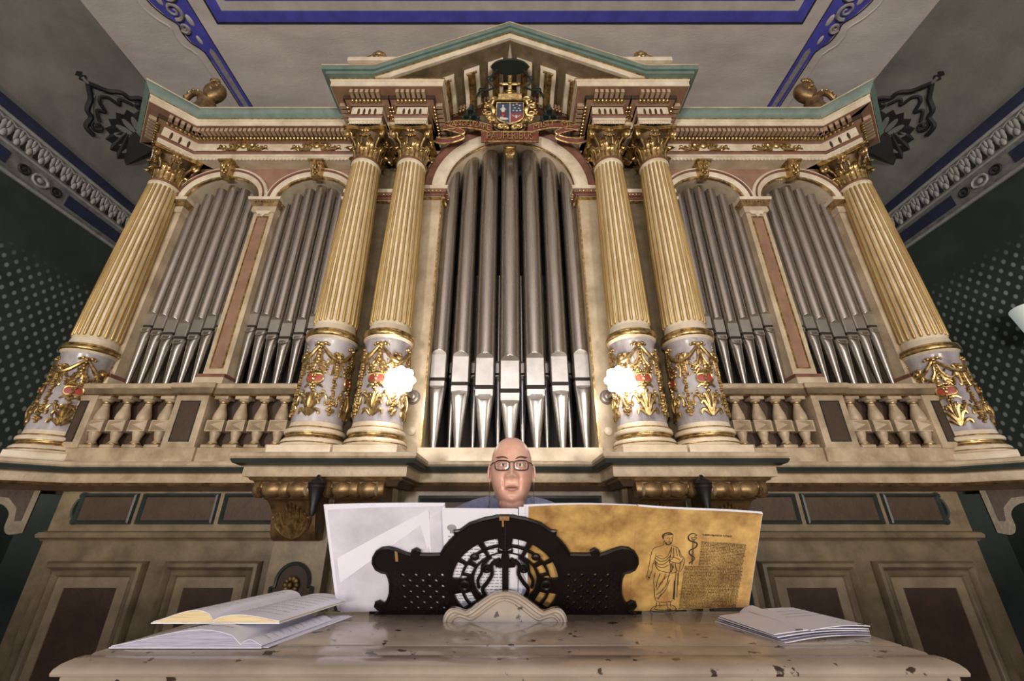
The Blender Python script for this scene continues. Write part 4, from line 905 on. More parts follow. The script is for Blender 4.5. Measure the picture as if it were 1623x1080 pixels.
# ================================================================== PIPES
def pipe_parts(r, hm, ht, lip, low, n=32):
    """meshes of one flue pipe, base at the origin: hm mouth height, ht top, lip/low heights of the lips"""
    slot = 0.026*r/0.08+0.006
    flat = -0.62*r
    foot = MB(); rings = 14; vs = []; fs = []
    def ringpts(z, rr, cl):
        out = []
        for i in range(n):
            a = 2*PI*i/n; out.append((rr*math.sin(a), max(-rr*math.cos(a), cl), z))
        return out
    Z = [0]+[hm*(i/rings) for i in range(1,rings)]+[hm]
    for z in Z:
        rr = r*(0.26+0.74*z/hm)*0.985
        cl = flat-(max(0,(hm-low)-z)+ (0 if z > hm-low else 0))*9 if z < hm-low else flat
        cl = flat if z >= hm-low*0.55 else flat-(hm-low*0.55-z)/(low*0.45)*(r*0.38)
        vs += ringpts(z, rr, cl)
    k = len(Z)
    for j in range(k-1):
        for i in range(n): fs.append((j*n+i, j*n+(i+1)%n, (j+1)*n+(i+1)%n, (j+1)*n+i))
    fs += [tuple(range(n))[::-1], tuple(range((k-1)*n,k*n))]; foot.add(vs, fs)
    body = MB(); vs = []; fs = []
    Z = [hm+slot]+[hm+slot+lip*q for q in (0.4,0.7,0.86,0.88,0.90,0.925,0.95,0.975,1.0,1.02)]+[hm+(ht-hm)*q for q in (0.5,0.8)]+[ht]
    for z in Z:
        t = (z-hm-slot)/lip; cl = flat if t < 0.86 else flat-(t-0.86)/0.14*(r*0.40)
        vs += ringpts(z, r, cl)
    k = len(Z)
    for j in range(k-1):
        for i in range(n): fs.append((j*n+i, j*n+(i+1)%n, (j+1)*n+(i+1)%n, (j+1)*n+i))
    vs += ringpts(ht, r*0.86, -9); vs += ringpts(ht-0.12, r*0.86, -9)
    for a_, b_ in ((k-1,k),(k,k+1)):
        for i in range(n): fs.append((a_*n+i, a_*n+(i+1)%n, b_*n+(i+1)%n, b_*n+i))
    fs += [tuple(range(n))[::-1], tuple(range((k+1)*n,(k+2)*n))]; body.add(vs, fs)
    hw = r*0.80
    ul = MB(); z0 = hm+slot
    pts = [(-hw,z0),(hw,z0),(hw,z0+lip*0.62)]+[(hw*math.cos(a), z0+lip*0.62+lip*0.36*math.sin(a)) for a in [PI*q/12 for q in range(1,12)]]+[(-hw,z0+lip*0.62)]
    def fy(z): t = (z-z0)/lip; return (flat if t < 0.86 else flat-(t-0.86)/0.14*(r*0.40))-0.0015
    kk = len(pts); vs = [(x,fy(z),z) for x,z in pts]+[(x,fy(z)+0.006,z) for x,z in pts]+[(x,fy(z0+lip*0.6),z0+lip*0.6) for x in (0,)]
    # split face at the crease: lower rectangle + arched top
    ul.add([(-hw,fy(z0),z0),(hw,fy(z0),z0),(hw,fy(z0+lip*0.86),z0+lip*0.86),(-hw,fy(z0+lip*0.86),z0+lip*0.86)], [(0,1,2,3)])
    top = [(-hw,z0+lip*0.86),(hw,z0+lip*0.86)]+[(hw*math.cos(a), z0+lip*0.86+lip*0.132*math.sin(a)) for a in [PI*q/14 for q in range(1,14)]]
    ul.add([(x,fy(z),z) for x,z in top], [tuple(range(len(top)))])
    ul.add([(-hw,fy(z0),z0),(hw,fy(z0),z0),(hw,fy(z0)+0.008,z0),(-hw,fy(z0)+0.008,z0)], [(0,3,2,1)])
    ll = MB(); lowp = [(hw,hm),(-hw,hm)]+[(hw*math.cos(a), hm-low*0.55+low*0.42*math.sin(a)) for a in [PI+PI*q/14 for q in range(0,15)]]
    def gy(z): return (flat if z >= hm-low*0.55 else flat-(hm-low*0.55-z)/(low*0.45)*(r*0.38))-0.002
    ll.add([(x,gy(z),z) for x,z in lowp], [tuple(range(len(lowp)))])
    ll.add([(-hw,gy(hm),hm),(hw,gy(hm),hm),(hw,gy(hm)+0.008,hm),(-hw,gy(hm)+0.008,hm)], [(0,1,2,3)])
    sl = MB().box(-r*0.86,r*0.86,flat+0.004,r*0.9,hm-0.001,hm+slot+0.001)
    ears = MB()
    for sg in (-1,1): ears.box(sg*hw-0.002, sg*hw+0.002, flat-0.012, flat+0.004, hm-low*0.3, hm+slot+lip*0.15)
    return foot, body, ul, ll, sl, ears
ORD = ('first','second','third','fourth','fifth','sixth','seventh')
def add_pipe(x, y, z, meshes, label, group, cat='organ pipe'):
    t = thing('organ_pipe', (x,y,z), label, cat, group)
    for nm, me in meshes: put(nm, me, t)
    return t
def pipe_meshes(r, hm, ht, lip, low, mats=('footmetal','pipemetal','lipmetal')):
    f, b, u, l, s_, e = pipe_parts(r, hm, ht, lip, low)
    return [('pipe_foot', f.mesh('pipe_foot', mats[0])), ('pipe_body', b.mesh('pipe_body', mats[1])), ('upper_lip', u.mesh('upper_lip', mats[2], smooth=0)), ('lower_lip', l.mesh('lower_lip', mats[2], smooth=0)),
            ('mouth', s_.mesh('mouth', 'slot'))]
PB = 1.937
cen = ((0.0,0.0875,2.365,2.66),(0.198,0.0835,2.395,2.685),(0.388,0.077,2.425,2.70),(0.563,0.069,2.465,2.72))
for i, (x, r, zm, zl) in enumerate(cen):
    ms = pipe_meshes(r, zm-PB, 4.90-PB if i < 3 else 4.7-PB, zl-zm-0.03, 0.105-0.012*i)
    for s in ((0,) if i == 0 else (-1,1)):
        idx = 3+s*i if i else 3
        lab = 'tall grey organ pipe in the centre of the great arch, behind the player' if i == 0 else 'tall grey organ pipe, %s from the left under the great central arch' % ORD[idx]
        add_pipe(s*x, 3.09, PB, ms, lab, 'seven large pipes under the great arch')
# small pipes standing behind the seven
sm = pipe_meshes(0.040, 0.64, 1.6, 0.10, 0.05, ('footmetal','pipemetal','pipemetal'))
for j, x in enumerate((-0.47,-0.29,-0.095,0.10,0.29,0.475)):
    add_pipe(x, 3.26, PB, sm, 'small slender pipe glimpsed behind the large central pipes, %s gap from the left' % ORD[j], 'small inner pipes')
# wing pipes: seven to an arch, mouths falling towards the middle
wz = (2.985,2.955,2.915,2.875,2.915,2.955,2.985); wr = (0.046,0.048,0.051,0.054,0.051,0.048,0.046); WB = 2.36
wtop = (4.34,4.45,4.52,4.555,4.52,4.45,4.34)
wm = [pipe_meshes(wr[i], wz[i]-WB, wtop[i]-WB, 0.125+0.006*(3-abs(i-3)), 0.055, ('pipemetal','pipemetal','lipdull')) for i in range(4)]
wx = (-0.315,-0.215,-0.112,0.0,0.112,0.215,0.315)
for s in (-1,1):
    for wi, xc in enumerate(WXC):
        arch = {(-1,0):'leftmost arch',(-1,1):'second arch from the left',(1,1):'second arch from the right',(1,0):'rightmost arch'}[(s,wi)]
        for j in range(7):
            x = (-xc if s > 0 else xc)+wx[j]
            add_pipe(x, 3.20, WB, wm[min(j,6-j)], 'narrow grey organ pipe, %s from the left in the %s' % (ORD[j], arch), 'narrow pipes of the side arches')

# ================================================================== BALUSTRADES
bal = MB()
bal.cbox(-0.05,0.05,-0.045,0.045,0.0,0.022,0.003)
bal.lathe([(0.030,0.022),(0.034,0.035),(0.026,0.046),(0.022,0.055),(0.030,0.085),(0.036,0.105),(0.036,0.118),(0.036,0.19),(0.040,0.195),(0.046,0.212),(0.043,0.24),(0.030,0.285),(0.022,0.312),(0.022,0.325),(0.024,0.335),(0.036,0.345),(0.038,0.353)],18); bal.cbox(-0.05,0.05,-0.045,0.045,0.352,0.376,0.003)
m_bal = bal.mesh('baluster','tan')
m_blk = MB().add([(-0.064,0.05,0.116),(0.064,0.05,0.116),(0.064,0.05,0.198),(-0.064,0.05,0.198),(-0.064,-0.035,0.116),(0.064,-0.035,0.116),(0.064,-0.035,0.198),(-0.064,-0.035,0.198),(-0.055,-0.035,0.125),(0.055,-0.035,0.125),(0.055,-0.035,0.189),(-0.055,-0.035,0.189),(0,-0.075,0.157)], [(0,1,2,3),(0,4,5,1),(1,5,6,2),(2,6,7,3),(3,7,4,0),(4,8,9,5),(5,9,10,6),(6,10,11,7),(7,11,8,4),(8,12,9),(9,12,10),(10,12,11),(11,12,8)]).mesh('diamond_block','tan', smooth=0)
m_rng = MB().lathe([(0.024,0.323),(0.032,0.328),(0.032,0.334),(0.024,0.338)],18).mesh('gold_ring','gold')
m_rng2 = MB().lathe([(0.032,0.020),(0.039,0.026),(0.038,0.034),(0.030,0.038)],18).mesh('gold_ring','gold')
for s in (-1,1):
    side = 'left' if s < 0 else 'right'
    t = thing('balustrade', (s*MIDX*-1 if s > 0 else MIDX, 3.0, 1.835), 'cream balustrade with diamond-point balusters below the two %s arches' % side, 'balustrade', 'balustrades of the organ')
    og = Vector((-MIDX if s > 0 else MIDX, 3.0, 1.835))
    def bp(name, b, m_, parent=None):
        if s > 0: b.mirror()
        return b.build(name, m_, parent or t)
    path = [(-3.16,3.06),(-3.16,2.975),(MIDX-0.13,2.975),(MIDX-0.13,2.955),(MIDX+0.13,2.955),(MIDX+0.13,2.975),(-1.48,2.975),(-1.48,3.06)]
    bp('rail', MB().sweep([(-0.30,2.372),(0.03,2.372),(0.035,2.378),(0.035,2.405),(0.028,2.412),(-0.30,2.412)], path), 'tan')
    bp('rail_bed', MB().sweep([(-0.15,2.335),(0.012,2.335),(0.02,2.35),(0.028,2.372),(-0.15,2.372)], path), 'olive')
    bp('rail_gold_line', MB().sweep([(-0.15,2.322),(0.006,2.322),(0.012,2.329),(0.006,2.336),(-0.15,2.336)], path), 'oldgold')
    bp('bottom_rail', MB().sweep([(-0.15,1.835),(0.012,1.835),(0.012,1.93),(0.004,1.945),(-0.15,1.945)], path), 'tan')
    bp('backing_panel', MB().box(-3.16,-1.48,3.07,3.085,1.90,2.34), 'brown')
    for xa, xb, nm in ((MIDX-0.12,MIDX+0.12,'m'),(-3.20,-3.04,'o'),(-1.56,-1.47,'i')):
        po = bp('post', MB().cbox(xa,xb,2.955,3.08,1.94,2.325,0.004), 'tan')
        if nm != 'i':
            bp('post_panel', MB().box(xa+0.055,xb-0.055,2.951,2.956,1.99,2.275), 'brown', po)
            bp('post_panel_edge', MB().rect(xa+0.048,xb-0.048,1.983,2.282,[(0,2.955),(0.002,2.947),(0.006,2.947),(0.009,2.952)]), 'darktrim', po)
    for x in [-2.535-0.157*q for q in range(4)][::-1]+[-2.135+0.152*q for q in range(5)]:
        if x > -1.58: continue
        xx = -x if s > 0 else x
        o = put('baluster', m_bal, t, Vector((xx,3.01,1.945))-og)
        put('diamond_block', m_blk, o); put('gold_ring', m_rng, o); put('gold_ring', m_rng2, o)

# ================================================================== LAMPS
for s in (-1,1):
    X = s*0.715; Z = 2.305
    t = thing('wall_lamp', (X,2.95,Z), 'glowing white petal-shaped glass lamp at the pilaster %s of the central pipes' % ('left' if s < 0 else 'right'), 'lamp', 'petal lamps beside the central pipes')
    b = MB(); b.lathe([(0,0.0),(0.055,0.0),(0.055,0.008),(0.045,0.014),(0.044,0.020),(0.030,0.024),(0.020,0.034),(0,0.036)], 28, M=Matrix.Translation((X,2.95,Z)) @ Matrix.Rotation(PI/2,4,'X')); b.build('wall_plate','bulbholder',t)
    MB().tube(bez([(X,2.92,Z),(X,2.86,Z-0.02),(X-s*0.0,2.76,Z-0.01),(X,2.68,Z+0.03)],6), 0.010, 8).build('arm','bulbholder',t)
    MB().tube([(X,2.68,Z+0.07),(X+s*0.012,2.70,Z+0.13),(X+s*0.02,2.72,Z+0.155)], [0.014,0.010,0.003], 8).build('finial','darkiron',t)
    gx, gy, gz = X+s*0.0, 2.575, Z+0.01
    vs = []; fs = []; n, m_ = 40, 20
    for j in range(m_+1):
        bb = PI*j/m_
        for i in range(n):
            a = 2*PI*i/n; rr = 0.088*(1+0.10*math.cos(8*a)*math.sin(bb)**2+0.03*math.cos(5*bb))
            vs.append((gx+rr*math.sin(bb)*math.cos(a), gy+rr*math.cos(bb)*0.95, gz+rr*math.sin(bb)*math.sin(a)))
    for j in range(m_):
        for i in range(n): fs.append((j*n+i, j*n+(i+1)%n, (j+1)*n+(i+1)%n, (j+1)*n+i))
    MB().add(vs, fs).build('glass_shade','lampglass',t)
    # small white ceramic fitting low on the pilaster
    k = tag(MB().lathe([(0,0),(0.030,0),(0.030,0.010),(0.022,0.016),(0,0.018)],20,M=Matrix.Translation((s*0.70,2.95,2.055)) @ Matrix.Rotation(PI/2,4,'X')).build('cover_disc','cream_light',org=(s*0.70,2.95,2.055)), 'small pale round cover disc low on the pilaster under the %s lamp' % ('left' if s < 0 else 'right'), 'disc')
    # dark turned pendant hanging under the ledge between the two brackets
    px = s*1.105
    b = MB(); b.lathe([(0.0,-0.21),(0.012,-0.205),(0.020,-0.18),(0.022,-0.15),(0.034,-0.10),(0.042,-0.07),(0.050,-0.055),(0.046,-0.045),(0.052,-0.035),(0.040,-0.018),(0.018,-0.006),(0.006,0.012),(0,0.014)],20,c=(px,2.50,1.70))
    tag(b.build('hanging_pendant','darkiron',org=(px,2.50,1.70)), 'dark pointed turned pendant hanging between the scroll brackets on the %s' % ('left' if s < 0 else 'right'), 'pendant', 'dark pendants under the ledge')

# ================================================================== CREST AND RIBBON
crest = thing('coat_of_arms', (0,2.86,4.93), 'gilded coat of arms with quartered shield, cross and dark green tasselled hat', 'coat of arms')
LEAN = math.radians(22)
def craw(name, b, m_, parent=None, smooth=40): return b.build(name, m_, parent or crest, smooth=smooth)
def cpart(name, b, m_, parent=None, smooth=40):      # crest drawn upright, then leant forward over the arch
    out = []
    for x, y, z in b.v:
        h = (z-4.93)*0.62; d = (y-2.80)*0.8; out.append((x*0.95, 2.82+d*math.cos(LEAN)-h*math.sin(LEAN), 4.965+h*math.cos(LEAN)+d*math.sin(LEAN)))
    b.v = out; return b.build(name, m_, parent or crest, smooth=smooth)
CY_ = 2.80
def shield(x0, x1, z0, z1):
    w = (x1-x0)/2; cx = (x0+x1)/2
    return [(x0,z1),(x1,z1),(x1,z0+0.12)]+[(cx+w*math.cos(a), z0+0.12+0.12*math.sin(a)) for a in [-PI/2*q/8 for q in range(1,8)]]+[(cx,z0-0.02)]+[(cx-w*math.cos(a), z0+0.12+0.12*math.sin(a)) for a in [-PI/2*q/8 for q in range(7,0,-1)]]+[(x0,z0+0.12)]
sp = shield(-0.135,0.135,4.99,5.31)
sh = cpart('shield', MB().prism(sp, CY_-0.02, CY_+0.02), 'arms_blue')
cpart('shield_rim', MB().tube([(x,CY_-0.02,z) for x,z in sp], 0.012, 6, closed=True), 'gold', sh)
cpart('red_quarter', MB().prism([(0.004,5.145),(0.128,5.145),(0.128,5.11)]+[(0.128*math.cos(a),5.11+0.115*math.sin(a)) for a in [-PI/2*q/8 for q in range(1,8)]]+[(0.004,4.985)], CY_-0.026, CY_-0.018), 'arms_red', sh)
cpart('shield_divider', MB().box(-0.004,0.004,CY_-0.027,CY_-0.018,4.98,5.31), 'arms_white', sh)
b = MB()
for q,(x,z) in enumerate(((0.035,5.27),(0.07,5.285),(0.10,5.265),(0.05,5.225),(0.09,5.22),(0.035,5.185),(0.07,5.18),(0.105,5.185))):
    star = []
    for i in range(10): a = PI/2+2*PI*i/10; rr = 0.015 if i % 2 == 0 else 0.006; star.append((x+rr*math.cos(a), z+rr*math.sin(a)))
    b.prism(star, CY_-0.026, CY_-0.018)
tag(cpart('stars', b, 'arms_white', sh), kind='stuff')
b = MB(); b.ell((-0.07,CY_-0.022,5.20),(0.020,0.010,0.05),8,6); b.ell((-0.07,CY_-0.024,5.262),(0.012,0.010,0.014),8,6); b.tube([(-0.10,CY_-0.024,5.20),(-0.07,CY_-0.026,5.225),(-0.04,CY_-0.024,5.20)],0.008,5)
cpart('robed_figure', b, 'arms_white', sh)
cpart('figure_gown', MB().ell((-0.07,CY_-0.022,5.12),(0.028,0.010,0.045),8,6), 'arms_red', sh)
cpart('figure_cloud', MB().ell((-0.06,CY_-0.022,5.055),(0.045,0.010,0.022),8,6).ell((-0.085,CY_-0.022,5.07),(0.022,0.010,0.018),8,6), 'arms_white', sh)
cpart('eagle', MB().ell((0.065,CY_-0.028,5.085),(0.012,0.006,0.030),8,6).tube([(0.025,CY_-0.028,5.105),(0.045,CY_-0.03,5.085),(0.065,CY_-0.03,5.10),(0.085,CY_-0.03,5.085),(0.105,CY_-0.028,5.105)],0.007,5), 'arms_white', sh)
# gilded frame of scrolls
b = MB()
for s in (-1,1):
    edge = bez([(s*0.02,4.955,0),(s*0.08,4.965,0),(s*0.14,5.01,0),(s*0.175,5.09,0),(s*0.165,5.18,0),(s*0.185,5.27,0),(s*0.16,5.34,0),(s*0.12,5.385,0)],6)
    b.tube([(p.x,CY_-0.015,p.y) for p in edge], [0.022+0.008*math.sin(i*0.55) for i in range(len(edge))], 8)
    for cx, cz, r, a0, sg in ((0.215,5.14,0.045,PI,1),(0.225,5.25,0.038,PI,-1),(0.19,5.05,0.038,PI/2,-1),(0.175,5.37,0.035,PI,-1),(0.09,4.935,0.035,PI/2,-1),(0.045,4.915,0.028,PI/2,1)):
        b.tube([(s*x,CY_-0.02,z) for x,z in spiral((cx,cz),r,1.5,a0,sg,18)], [0.017-0.006*i/18 for i in range(19)], 7)
    for cx, cz, r in ((0.255,5.19,0.022),(0.265,5.13,0.018),(0.235,5.08,0.020),(0.245,5.30,0.020),(0.215,5.33,0.018),(0.25,5.235,0.016),(0.20,5.0,0.018),(0.15,4.95,0.016),(0.275,5.16,0.014)):
        b.ell((s*cx,CY_-0.02,cz), r, 8, 6)
tag(cpart('scroll_frame', b, 'gold'), kind='stuff')
b = MB()
for sx in (-1,1): pass
b.prism([(-0.125,5.335),(0.125,5.335),(0.115,5.415),(0.06,5.43),(0,5.42),(-0.06,5.43),(-0.115,5.415)], CY_-0.055, CY_+0.02); cpart('crown_band', b, 'gold')
cpart('crown_rim', MB().tube([(-0.13,CY_-0.05,5.335),(0.13,CY_-0.05,5.335)],0.012,7).tube([(-0.12,CY_-0.05,5.42),(-0.06,CY_-0.05,5.435),(0,CY_-0.05,5.425),(0.06,CY_-0.05,5.435),(0.12,CY_-0.05,5.42)],0.010,7), 'gold')
b = MB(); cz = 5.585
b.cbox(-0.020,0.020,CY_-0.06,CY_-0.03,5.43,5.685,0.005); b.cbox(-0.085,0.085,CY_-0.06,CY_-0.03,cz-0.02,cz+0.02,0.005)
for x,z in ((-0.09,cz),(0.09,cz),(0,5.69)): b.ell((x,CY_-0.045,z),0.026,8,6)
b.ell((0,CY_-0.06,cz),0.024,8,6); b.ell((0,CY_-0.045,5.47),(0.05,0.03,0.03),8,6)
cpart('cross', b, 'gold')
b = MB(); b.lathe([(0,-0.010),(0.17,-0.012),(0.178,0.0),(0.17,0.012),(0.09,0.018),(0.080,0.06),(0.05,0.085),(0,0.09)],32,c=(0,2.52,5.41), M=None)
b.v = [(x,2.52+(y-2.52)*0.42,z) for x,y,z in b.v]
hat = craw('hat', b, 'hatgreen')
for s in (-1,1):
    cord = bez([(s*0.12,2.54,5.405),(s*0.20,2.62,5.36),(s*0.16,2.66,5.32),(s*0.24,2.70,5.33),(s*0.30,2.74,5.37),(s*0.34,2.78,5.34),(s*0.39,2.82,5.32)],6)
    craw('hat_cord', MB().tube(cord, 0.010, 6), 'hatgreen')
    for lx, ly, lz in ((0.27,2.72,5.37),(0.19,2.62,5.39)): craw('cord_loop', MB().tube([(s*lx+0.035*math.cos(2*PI*i/14),ly,lz+0.035*math.sin(2*PI*i/14)) for i in range(14)],0.007,5,closed=True), 'hatgreen')
    for row, cnt in enumerate((1,2,3)):
        for q in range(cnt):
            x = s*0.39+(q-(cnt-1)/2)*0.075; z = 5.275-row*0.09; y = 2.83-row*0.004
            b = MB(); b.ell((x,y,z+0.012),(0.020,0.020,0.020),8,6); b.lathe([(0.010,0.0),(0.018,-0.012),(0.024,-0.03),(0.034,-0.085),(0.0,-0.085)],12,c=(x,y,z))
            b.tube([(x,y,z+0.02),(x*0.5+s*0.195,y,z+0.07)],0.006,5)
            craw('tassel', b, 'hatgreen')
# ribbon
rib = thing('motto_ribbon', (0,2.85,4.83), 'curling dark red ribbon with gilded Latin motto below the coat of arms', 'ribbon')
def ribbon(name, fn, n, h, text=None, tsize=0.07, trange=(0.06,0.94), flip=False):
    """fn(t) -> centre point; the ribbon stands upright with height h"""
    b = MB(); vs = []; fs = []
    for i in range(n+1):
        p = fn(i/n); hh = h
        for dz, dy in ((-hh/2,0),(hh/2,-0.012),(hh/2,0.0),(-hh/2,0.012)): vs.append((p[0],p[1]+dy,p[2]+dz))
    for i in range(n):
        for q in range(4): fs.append((i*4+q,i*4+(q+1)%4,(i+1)*4+(q+1)%4,(i+1)*4+q))
    fs += [(0,1,2,3),(n*4+3,n*4+2,n*4+1,n*4)]
    o = b.add(vs,fs).build(name,'ribbonred',rib)
    e = MB()
    for dz, dy in ((-h/2,0),(h/2,-0.012)): e.tube([(fn(i/n)[0],fn(i/n)[1]+dy,fn(i/n)[2]+dz) for i in range(n+1)],0.0075,6)
    e.build('gilded_edge','gold',o)
    if text:
        vs, fs = text_mesh(text, 1.0, 0.03); xs = [v.x for v in vs]; ys = [v.y for v in vs]
        x0, x1, y0, y1 = min(xs),max(xs),min(ys),max(ys); out = []
        for v in vs:
            t = trange[0]+(trange[1]-trange[0])*(v.x-x0)/(x1-x0); p = fn(t)
            f = (v.y-y0)/(y1-y0)-0.5
            out.append((p[0], p[1]-0.010+(-0.012)*(f+0.5)-v.z*0.15, p[2]+f*h*0.70))
        tag(MB().add(out,fs).build('lettering','gold',o,smooth=0), kind='stuff')
    return o
ribbon('ribbon_centre', lambda t: (-0.275+0.55*t, 2.825-0.03*math.sin(PI*t), 4.835-0.028*math.sin(PI*t)), 20, 0.115, 'PAUPERIBUS', trange=(0.10,0.90))
ribbon('ribbon_upper', lambda t: (-0.655+0.48*t, 2.80+0.02*t, 4.945+0.075*math.sin(PI*(0.12+0.80*t))-0.03), 20, 0.085, 'EVANGELIZARE', trange=(0.06,0.96))
ribbon('ribbon_upper', lambda t: (0.175+0.48*t, 2.82-0.02*t, 4.945+0.075*math.sin(PI*(0.08+0.80*t))-0.03), 20, 0.085, 'MISIT  ME', trange=(0.10,0.90))
for s in (-1,1):
    ribbon('ribbon_fold', lambda t: (s*(0.655-0.22*math.sin(PI*t*0.9)), 2.80+0.05*t, 4.945-0.13*t), 12, 0.05)
    ribbon('ribbon_tail', lambda t: (s*(0.56+0.20*t), 2.84-0.03*t, 4.815-0.03*math.sin(PI*t)), 12, 0.055)
    MB().tube([(s*x,2.80,z) for x,z in spiral((0.78,4.765),0.055,1.5,PI/2,-1,22)], [0.013-0.006*i/22 for i in range(23)],7).build('ribbon_curl','gold',rib)
km = thing('keystone_mask', (0,2.89,4.67), 'small gilded shell mask hanging under the motto ribbon at the arch crown', 'ornament')
b = MB(); b.prism([(-0.06,4.775),(0.06,4.775),(0.05,4.70),(0.03,4.655),(0,4.64),(-0.03,4.655),(-0.05,4.70)],2.865,2.90); b.build('mask_body','gold',km)
b = MB()
for q in range(5): a = -0.9+0.45*q; b.ell((0.045*math.sin(a),2.862,4.69-0.03*math.cos(a)*0.6),(0.012,0.010,0.030),7,5)
b.ell((0,2.855,4.74),(0.05,0.014,0.016),8,6); tag(b.build('mask_shell','gold',km), kind='stuff')

# ================================================================== FIGURES ON TOP OF THE CASE
for s in (-1,1):
    side = 'left' if s < 0 else 'right'
    X, Y, Z = s*3.13, 2.86, 5.178
    t = thing('corner_acroterion', (X,Y,Z), 'dark gilded scroll ornament on top of the %s corner of the organ' % side, 'ornament', 'scroll ornaments on the corners')
    MB().lathe([(0,0),(0.11,0),(0.11,0.05),(0.085,0.10),(0.075,0.17),(0.085,0.20),(0,0.21)],24,c=(X-s*0.04,Y,Z)).build('pedestal','oldgold',t)
    b = MB(); cx = X-s*0.06
    b.tube([(cx-s*u,Y,Z+0.36+z) for u,z in spiral((0,0),0.085,1.3,-PI/2,1,24,0.2)], [0.065-0.025*i/24 for i in range(25)], 12)
    b.build('volute','oldgold',t)
    b = MB()
    for q in range(7): a = -0.6+0.45*q; b.ell((cx-s*0.02+0.055*math.cos(a),Y-0.055,Z+0.42+0.05*math.sin(a)),(0.020,0.016,0.024),8,6)
    tag(b.build('volute_leaf','gold',t), kind='stuff')
    arm = bez([(cx+s*0.02,Y,Z+0.22),(cx+s*0.10,Y-0.02,Z+0.30),(cx+s*0.18,Y-0.02,Z+0.31),(cx+s*0.245,Y,Z+0.25),(cx+s*0.255,Y,Z+0.18)],5)
    MB().tube(arm,[0.034-0.010*i/20 for i in range(21)],10).build('arm','oldgold',t)
    b = MB()
    for i in (6,9,12,15,18): p = arm[i]; b.ell((p.x,p.y-0.022,p.z+0.014),(0.020,0.016,0.014),8,6)
    tag(b.build('arm_studs','gold',t), kind='stuff')
    # gilded crowning shell on its own pedestal behind the pediment shoulder
    X, Y, Z = s*1.30, 2.66, 5.178
    t = thing('crowning_ornament', (X,Y,Z), 'gilded shell ornament on a cream pedestal behind the %s slope of the pediment' % side, 'ornament', 'crowning ornaments')
    MB().cbox(X-0.22,X+0.22,Y-0.13,Y+0.13,Z,Z+0.30,0.008).build('pedestal','cream',t)
    MB().cbox(X-0.235,X+0.235,Y-0.145,Y+0.145,Z+0.25,Z+0.275,0.006).build('pedestal_moulding','redbrown',t)
    MB().cbox(X-0.25,X+0.25,Y-0.16,Y+0.16,Z+0.30,Z+0.36,0.010).build('pedestal_cap','cream_light',t)
    Z = Z-0.105
    b = MB(); b.ring(X,Z+0.46,[(0.11,0.10,Y-0.10),(0.11,0.10,Y+0.06),(0.145,0.135,Y+0.06),(0.145,0.135,Y-0.10)],18); b.build('shell_arch','oldgold',t)
    b = MB()
    for q in range(7): a = PI*(q+0.5)/7; b.tube([(X,Y-0.06,Z+0.47),(X+0.10*math.cos(a),Y-0.10,Z+0.47+0.09*math.sin(a))],[0.014,0.020],6)
    tag(b.build('shell_ribs','gold',t), kind='stuff')
    b = MB(); b.ell((X,Y-0.05,Z+0.64),(0.05,0.05,0.05),10,8)
    for q in range(6): a = PI*q/5; b.ell((X+0.055*math.cos(a),Y-0.06,Z+0.62+0.05*math.sin(a)),0.022,7,5)
    for sg in (-1,1): b.tube([(X+sg*(0.16+u),Y-0.05,z) for u,z in spiral((0.03,Z+0.50),0.04,1.3,PI,-1,14)],[0.02-0.008*i/14 for i in range(15)],6)
    tag(b.build('finial','gold',t), kind='stuff')

# ================================================================== CONSOLE
con = thing('organ_console', (0,1.1,FLOOR), 'worn cream-painted organ console with moulded top in the foreground', 'console')
def kp(name, b, m_, parent=None, smooth=35): return b.build(name, m_, parent or con, smooth=smooth)
kp('top_board', MB().cbox(-0.772,0.772,0.986,1.33,1.205,1.2335,0.003), 'consolepaint')
kp('front_moulding', MB().sweep([(0.0,1.18),(0.0,1.229),(0.003,1.2325),(0.046,1.2325),(0.052,1.2298),(0.057,1.2298),(0.063,1.2328),(0.085,1.2332),(0.108,1.2305),(0.119,1.226),(0.123,1.221),(0.121,1.2165),(0.112,1.2135),(0.100,1.2125),(0.098,1.18)], [(-0.772,0.983),(0.772,0.983)]), 'consolepaint')
kp('under_groove', MB().box(-0.745,0.745,0.888,1.32,1.150,1.2125), 'consoledark')
kp('lower_moulding', MB().sweep([(0,1.10),(0,1.185),(0.085,1.185),(0.103,1.18),(0.110,1.172),(0.105,1.155),(0.085,1.14),(0.08,1.10)], [(-0.70,1.32),(-0.70,0.955),(0.70,0.955),(0.70,1.32)]), 'consolepaint')
kp('body', MB().box(-0.70,0.70,0.93,1.32,FLOOR,1.165), 'consolepaint')
for x0, x1 in ((-0.64,-0.24),(-0.20,0.20),(0.24,0.64)):
    f = kp('body_panel', MB().rect(x0,x1,FLOOR+0.12,1.06,[(0,0.93),(0.004,0.912),(0.02,0.906),(0.04,0.922),(0.05,0.928)]), 'consolepaint')
kp('plinth', MB().cbox(-0.74,0.74,0.90,1.34,FLOOR,FLOOR+0.09,0.006), 'consoledark')
for s in (-1,1): kp('cheek', MB().cbox(min(s*0.70,s*0.745),max(s*0.70,s*0.745),1.0,1.56,FLOOR,1.02,0.006), 'consolepaint')
kp('key_desk', MB().box(-0.70,0.70,1.32,1.56,0.83,0.875), 'consoledark')
for row, (y0, z0) in enumerate(((1.42,0.875),(1.335,0.935))):
    kp('key_bed', MB().box(-0.48,0.48,y0,y0+0.13 if row == 0 else y0+0.10,z0,z0+0.012), 'consoledark')
    km_ = MB().cbox(-0.0108,0.0108,0,0.12 if row == 0 else 0.09,0,0.014,0.0015).mesh('key','ivory')
    for i in range(40): put('key', km_, con, Vector((-0.45+i*0.023,y0+0.004,z0+0.012))-ORG[con.name])
kp('manual_step', MB().box(-0.70,0.70,1.32,1.42,0.875,0.935), 'consoledark')
